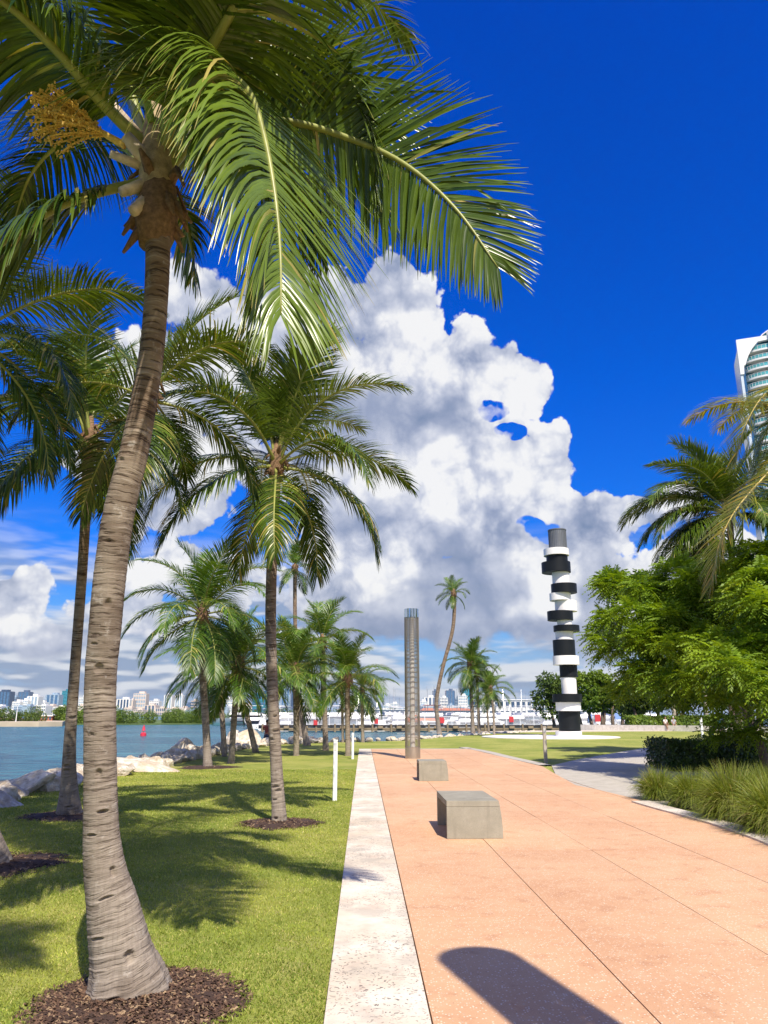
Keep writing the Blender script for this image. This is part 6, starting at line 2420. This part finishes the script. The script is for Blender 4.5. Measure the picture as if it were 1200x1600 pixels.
def person(lab, loc, rot, pose, shirt, pants, skin=SKIN, height=1.72, sleeves=True, shorts=True, cap=None):
    """local space: faces -Y; pose holds joint positions for a 1.72 m body"""
    t = thing('person', lab, 'person', loc, rot=rot)
    s = height / 1.72
    J = {'pel': (0, 0, .93), 'wst': (0, 0, 1.08), 'chs': (0, -.01, 1.28), 'nck': (0, 0, 1.46), 'hed': (0, -.01, 1.53), 'top': (0, 0, 1.70),
         'shL': (.17, 0, 1.40), 'elL': (.25, .02, 1.13), 'wrL': (.26, -.05, .89), 'haL': (.26, -.07, .80),
         'shR': (-.17, 0, 1.40), 'elR': (-.25, .02, 1.13), 'wrR': (-.26, -.05, .89), 'haR': (-.26, -.07, .80),
         'hiL': (.09, 0, .90), 'knL': (.10, -.02, .50), 'anL': (.10, .02, .09), 'toL': (.11, -.15, .03),
         'hiR': (-.09, 0, .90), 'knR': (-.10, -.02, .50), 'anR': (-.10, .02, .09), 'toR': (-.11, -.15, .03)}
    J.update(pose)
    J = {k_: Vector(v) * s for k_, v in J.items()}
    names = ['pel', 'wst', 'chs', 'nck', 'hed', 'top', 'shL', 'elL', 'wrL', 'haL', 'shR', 'elR', 'wrR', 'haR', 'hiL', 'knL', 'anL', 'toL', 'hiR', 'knR', 'anR', 'toR']
    rads = {'pel': (.13, .10), 'wst': (.115, .085), 'chs': (.145, .10), 'nck': .052, 'hed': (.078, .09), 'top': (.07, .08), 'sh': .055, 'el': .042, 'wr': .028, 'ha': .034, 'hi': .085, 'kn': .056, 'an': .038, 'to': .032}
    ed = [('pel', 'wst'), ('wst', 'chs'), ('chs', 'nck'), ('nck', 'hed'), ('hed', 'top')]
    for q in 'LR':
        ed += [('chs', 'sh' + q), ('sh' + q, 'el' + q), ('el' + q, 'wr' + q), ('wr' + q, 'ha' + q), ('pel', 'hi' + q), ('hi' + q, 'kn' + q), ('kn' + q, 'an' + q), ('an' + q, 'to' + q)]
    ix = {n__: i for i, n__ in enumerate(names)}

    def rr(n__):
        r_ = rads.get(n__) or rads[n__[:2]]
        r_ = r_ if hasattr(r_, '__len__') else (r_, r_)
        return (r_[0] * s, r_[1] * s)
    V = [J[n__] for n__ in names]
    Rr = [rr(n__) for n__ in names]
    # fingers: five short chains from each hand
    E = [(ix[a], ix[b]) for a, b in ed]
    body = skinned('body', V, E, Rr, skin, t, 2, 0)
    for q in 'LR':
        w_, h_ = J['wr' + q], J['ha' + q]
        d = (h_ - w_).normalized()
        sd = d.cross(Vector((0, 1, 0))).normalized()
        m2_ = MB()
        for f_ in range(5):
            o3 = h_ + sd * (f_ - 2) * .016 * s + d * .01
            ln = (.045, .065, .072, .066, .05)[f_] * s
            dd = d if f_ else (d + sd * -.8).normalized()
            m2_.tube([o3, o3 + dd * ln * .55, o3 + dd * ln + Vector((0, -.012, 0))], [.009 * s, .008 * s, .006 * s], 6)
        m2_.build('fingers', skin, body, smooth=True)

    def shell(name, chain, radii, mat):
        V_ = [J[c_] if isinstance(c_, str) else Vector(c_) for c_ in chain]
        return V_
    # shirt: torso with short sleeves
    if shirt is not None:
        tn = ['pel', 'wst', 'chs', 'nck', 'shL', 'shR']
        V2 = [J['pel'].lerp(J['wst'], .15), J['wst'], J['chs'], J['chs'].lerp(J['nck'], .72), J['shL'], J['shR'], J['shL'].lerp(J['elL'], .72), J['shR'].lerp(J['elR'], .72)]
        E2 = [(0, 1), (1, 2), (2, 3), (2, 4), (2, 5), (4, 6), (5, 7)]
        R2 = [(.145 * s, .115 * s), (.13 * s, .10 * s), (.158 * s, .115 * s), (.075 * s, .075 * s), (.07 * s, .07 * s), (.07 * s, .07 * s), (.062 * s, .062 * s), (.062 * s, .062 * s)]
        skinned('shirt', V2, E2, R2, shirt, t, 2, 0)
    f_ = .9 if shorts else 1.0
    V3 = [J['wst'].lerp(J['pel'], .5), J['pel'], J['hiL'], J['hiR'], J['knL'].lerp(J['hiL'], .12), J['knR'].lerp(J['hiR'], .12)]
    E3 = [(0, 1), (1, 2), (1, 3), (2, 4), (3, 5)]
    R3 = [(.13 * s, .105 * s), (.15 * s, .125 * s), (.105 * s, .105 * s), (.105 * s, .105 * s), (.085 * s, .085 * s), (.085 * s, .085 * s)]
    if not shorts:
        V3 += [J['anL'], J['anR']]
        E3 += [(4, 6), (5, 7)]
        R3 += [(.06 * s, .06 * s)] * 2
    skinned('shorts' if shorts else 'trousers', V3, E3, R3, pants, t, 2, 0)
    # hair cap, ears, nose, eyes
    hc = (J['hed'] + J['top']) / 2 + Vector((0, 0, .015 * s))
    m2_ = MB()
    bm_ = bmesh.new()
    bmesh.ops.create_uvsphere(bm_, u_segments=16, v_segments=10, radius=1)
    for v in bm_.verts:
        v.co = Vector((v.co.x * .088 * s, v.co.y * .102 * s + .012 * s, v.co.z * .105 * s + .028 * s))
        if v.co.y < -.05 * s and v.co.z < .05 * s:
            v.co.y = -.05 * s
        if v.co.z < -.035 * s:
            v.co.z = -.035 * s
    me_ = bpy.data.meshes.new('hair')
    bm_.to_mesh(me_)
    bm_.free()
    me_.materials.append(cap or HAIR)
    me_.polygons.foreach_set('use_smooth', [True] * len(me_.polygons))
    child('cap' if cap else 'hair', me_, t, tuple(hc))
    m2_ = MB()
    m2_.tube([hc + Vector((0, -.085 * s, .01 * s)), hc + Vector((0, -.112 * s, -.02 * s))], [.008 * s, .013 * s], 6)
    for q in (-1, 1):
        m2_.tube([hc + Vector((q * .083 * s, .005, -.005)), hc + Vector((q * .096 * s, .012, .02 * s))], [.012 * s, .018 * s], 6)
    m2_.build('face', skin, t, smooth=True)
    m2_ = MB()
    for q in (-1, 1):
        m2_.tube([hc + Vector((q * .032 * s, -.086 * s, .008 * s)), hc + Vector((q * .032 * s, -.093 * s, .008 * s))], .009 * s, 6)
    m2_.build('eyes', plain('eye', (.02, .015, .01), .2), t)
    return t


SIT = {'pel': (0, 0, .50), 'wst': (0, .0, .65), 'chs': (0, -.04, .86), 'nck': (0, -.06, 1.04), 'hed': (0, -.09, 1.11), 'top': (0, -.08, 1.28),
       'shL': (.17, -.04, .97), 'elL': (.22, -.10, .72), 'wrL': (.14, -.32, .62), 'haL': (.12, -.40, .60), 'shR': (-.17, -.04, .97), 'elR': (-.22, -.10, .72), 'wrR': (-.14, -.32, .62), 'haR': (-.12, -.40, .60),
       'hiL': (.09, -.02, .48), 'knL': (.12, -.44, .50), 'anL': (.12, -.46, .08), 'toL': (.12, -.62, .03), 'hiR': (-.09, -.02, .48), 'knR': (-.12, -.44, .50), 'anR': (-.12, -.46, .08), 'toR': (-.12, -.62, .03)}
g = P(417, 1167, 45.5)
FISH = {'elR': (-.27, -.12, 1.20), 'wrR': (-.10, -.32, 1.22), 'haR': (-.04, -.38, 1.24), 'elL': (.25, -.12, 1.18), 'wrL': (.10, -.30, 1.22), 'haL': (.05, -.38, 1.24), 'knL': (.14, -.06, .50), 'anL': (.14, .05, .09)}
person('person in a dark red top and navy shorts standing by the water', (P(416, 1168, 44).x, 44, -.34), R(175), FISH, cloth('dark_red', (.16, .035, .03)), cloth('navy', (.018, .03, .075)), SKIN_D, 1.66, shorts=True)
wq = P(1038, 1128, 80.5)
person('left person sitting on the seat wall in a white shirt', (wq.x, 80.3, .12), R(15), SIT, cloth('white', (.72, .70, .68)), cloth('brown', (.20, .11, .06)), SKIN, 1.72, shorts=False)
person('right person sitting on the seat wall with a grey cap', (wq.x + .75, 80.0, .12), R(-10), SIT, cloth('grey', (.42, .42, .45)), cloth('tan', (.33, .22, .14)), SKIN, 1.72, shorts=False, cap=cloth('pale_cap', (.5, .5, .52)))
wq = P(1073, 1124, 83)
person('person in a red top and hat standing behind the light hedge', (wq.x, 84.6, 0), R(10), {}, cloth('pink_white', (.70, .45, .42)), cloth('dark', (.05, .05, .06)), SKIN, 1.75, shorts=False, cap=cloth('red', (.40, .04, .05)))
wq = P(1131, 1150, 34)
person('person in white top with a light blue bag walking behind the clipped hedge', (wq.x, 34, 0), R(60), {'elR': (-.22, -.16, 1.20), 'wrR': (-.1, -.36, 1.22), 'haR': (-.06, -.43, 1.25), 'knL': (.10, -.16, .52), 'anL': (.1, -.02, .1), 'knR': (-.1, .04, .5), 'anR': (-.1, .2, .14)},
       cloth('white2', (.70, .68, .70)), cloth('black', (.03, .03, .035)), SKIN_D, 1.68, shorts=False)
m_ = MB()
m_.box((0, 0, 0), (.34, .16, .26), .3)
m_.tube([(-.12, 0, .13), (-.06, 0, .3), (.06, 0, .3), (.12, 0, .13)], .012, 6)
bg_ = m_.build('shoulder_bag', cloth('cyan', (.10, .48, .62)), loc=(wq.x - .22, 33.72, 1.22), bevel=.03)
tag(bg_, 'light blue bag carried by the person behind the clipped hedge', 'bag')
wq = P(1118, 1152, 33)
person('dark haired person in black bending low behind the clipped hedge', (wq.x, 33.4, 0), R(80), {'wst': (0, -.08, 1.02), 'chs': (0, -.26, 1.12), 'nck': (0, -.40, 1.22), 'hed': (0, -.48, 1.24), 'top': (0, -.60, 1.32), 'shL': (.17, -.32, 1.18), 'shR': (-.17, -.32, 1.18),
       'elL': (.22, -.42, .94), 'elR': (-.22, -.42, .94), 'wrL': (.16, -.55, .76), 'wrR': (-.16, -.55, .76), 'haL': (.15, -.6, .69), 'haR': (-.15, -.6, .69)}, cloth('black2', (.025, .025, .03)), cloth('dk_green', (.02, .05, .05)), SKIN_D, 1.7, shorts=False)

# ================================================================== grass on the near lawn
def blades(name, polyf, x0, x1, y0, y1, n, h, w, seed):
    rs = np.random.RandomState(seed)
    # more blades near the camera
    y = y0 + (y1 - y0) * rs.uniform(0, 1, n) ** 1.9
    x = rs.uniform(x0, x1, n) * (.25 + .75 * (y / y1))
    keep = polyf(x, y)
    x, y = x[keep], y[keep]
    n = len(x)
    dist = np.hypot(x, y)
    a = rs.uniform(0, 6.283, n)
    le = rs.uniform(.15, 1.0, n)
    hh = h * rs.uniform(.5, 1.2, n) * (1 + dist * .02)
    ww = w * rs.uniform(.7, 1.3, n) * (.55 + dist * .10)
    dx_, dy_ = np.cos(a) * le * hh, np.sin(a) * le * hh
    b = rs.uniform(0, 6.283, n)
    px_, py_ = np.cos(b) * ww, np.sin(b) * ww
    z0 = np.full(n, .001)
    p0 = np.stack([x - px_, y - py_, z0], 1)
    p1 = np.stack([x + px_, y + py_, z0], 1)
    p2 = np.stack([x + dx_ * .45 + px_ * .7, y + dy_ * .45 + py_ * .7, hh * .65], 1)
    p3 = np.stack([x + dx_, y + dy_, hh * (1.05 - .35 * le)], 1)
    V = np.stack([p0, p1, p2, p3], 1).reshape(-1, 3)
    Fq = np.arange(n * 4).reshape(n, 4)
    patch = .46 + .40 * np.sin(x * 1.9 + 1.3 * np.sin(y * 1.1)) * np.sin(y * 1.6 + x * .7) + rs.normal(0, .16, n)
    dry = rs.uniform(0, 1, n) < .14 + .22 * (patch > .72)
    v = np.clip(patch, 0, .78)
    v = np.where(dry, rs.uniform(.82, 1.0, n), v)
    me_ = quick_mesh(name, V, Fq, GRASSM, var=np.repeat(v, 4))
    o_ = link(name, me_)
    return tag(o_, kind='stuff')


GRASSM = material('grass_blade', m_leaf((0.17, 0.245, 0.030), (0.38, 0.42, 0.075), (0.60, 0.52, 0.22), 0.30, 0.6))
mul = [(gb.x + .08, gb.y - .12, .44), (G(437, 1287).x, G(437, 1287).y, .52), (G(108, 1275).x, G(108, 1275).y, .63), (G(-14, 1352).x, G(-14, 1352).y, .66), (G(325, 1199).x, G(325, 1199).y, .8)]


RSG = np.random.RandomState(3)


def on_lawn(x, y):
    u = x * PN.x + y * PN.y
    k_ = u < U0 + .004 - RSG.exponential(.02, len(x)) * (RSG.uniform(0, 1, len(x)) < .5)
    for (cx, cy, r_) in mul:
        an = np.arctan2(y - cy, x - cx)
        k_ &= (np.hypot(x - cx, y - cy) + RSG.exponential(.06, len(x))) > r_ * (1 + .15 * np.sin(an * 5 + cx) + .08 * np.sin(an * 11))
    k_ &= x > -8.6
    return k_


blades('grass', on_lawn, -12, 1.5, 3.6, 24.0, 420000, .019, .0024, 4)

# ================================================================== the air
hz_ = bpy.data.materials.new('air')
hz_.use_nodes = True
t_ = hz_.node_tree
t_.nodes.clear()
vo = t_.nodes.new('ShaderNodeVolumePrincipled')
vo.inputs['Color'].default_value = (0.80, 0.88, 1.0, 1)
vo.inputs['Density'].default_value = 0.000035
vo.inputs['Anisotropy'].default_value = 0.2
ou = t_.nodes.new('ShaderNodeOutputMaterial')
t_.links.new(vo.outputs[0], ou.inputs['Volume'])
m_ = MB()
m_.box((0, 3000, 58), (10400, 8400, 124.4))
tag(m_.build('haze', hz_), kind='stuff')
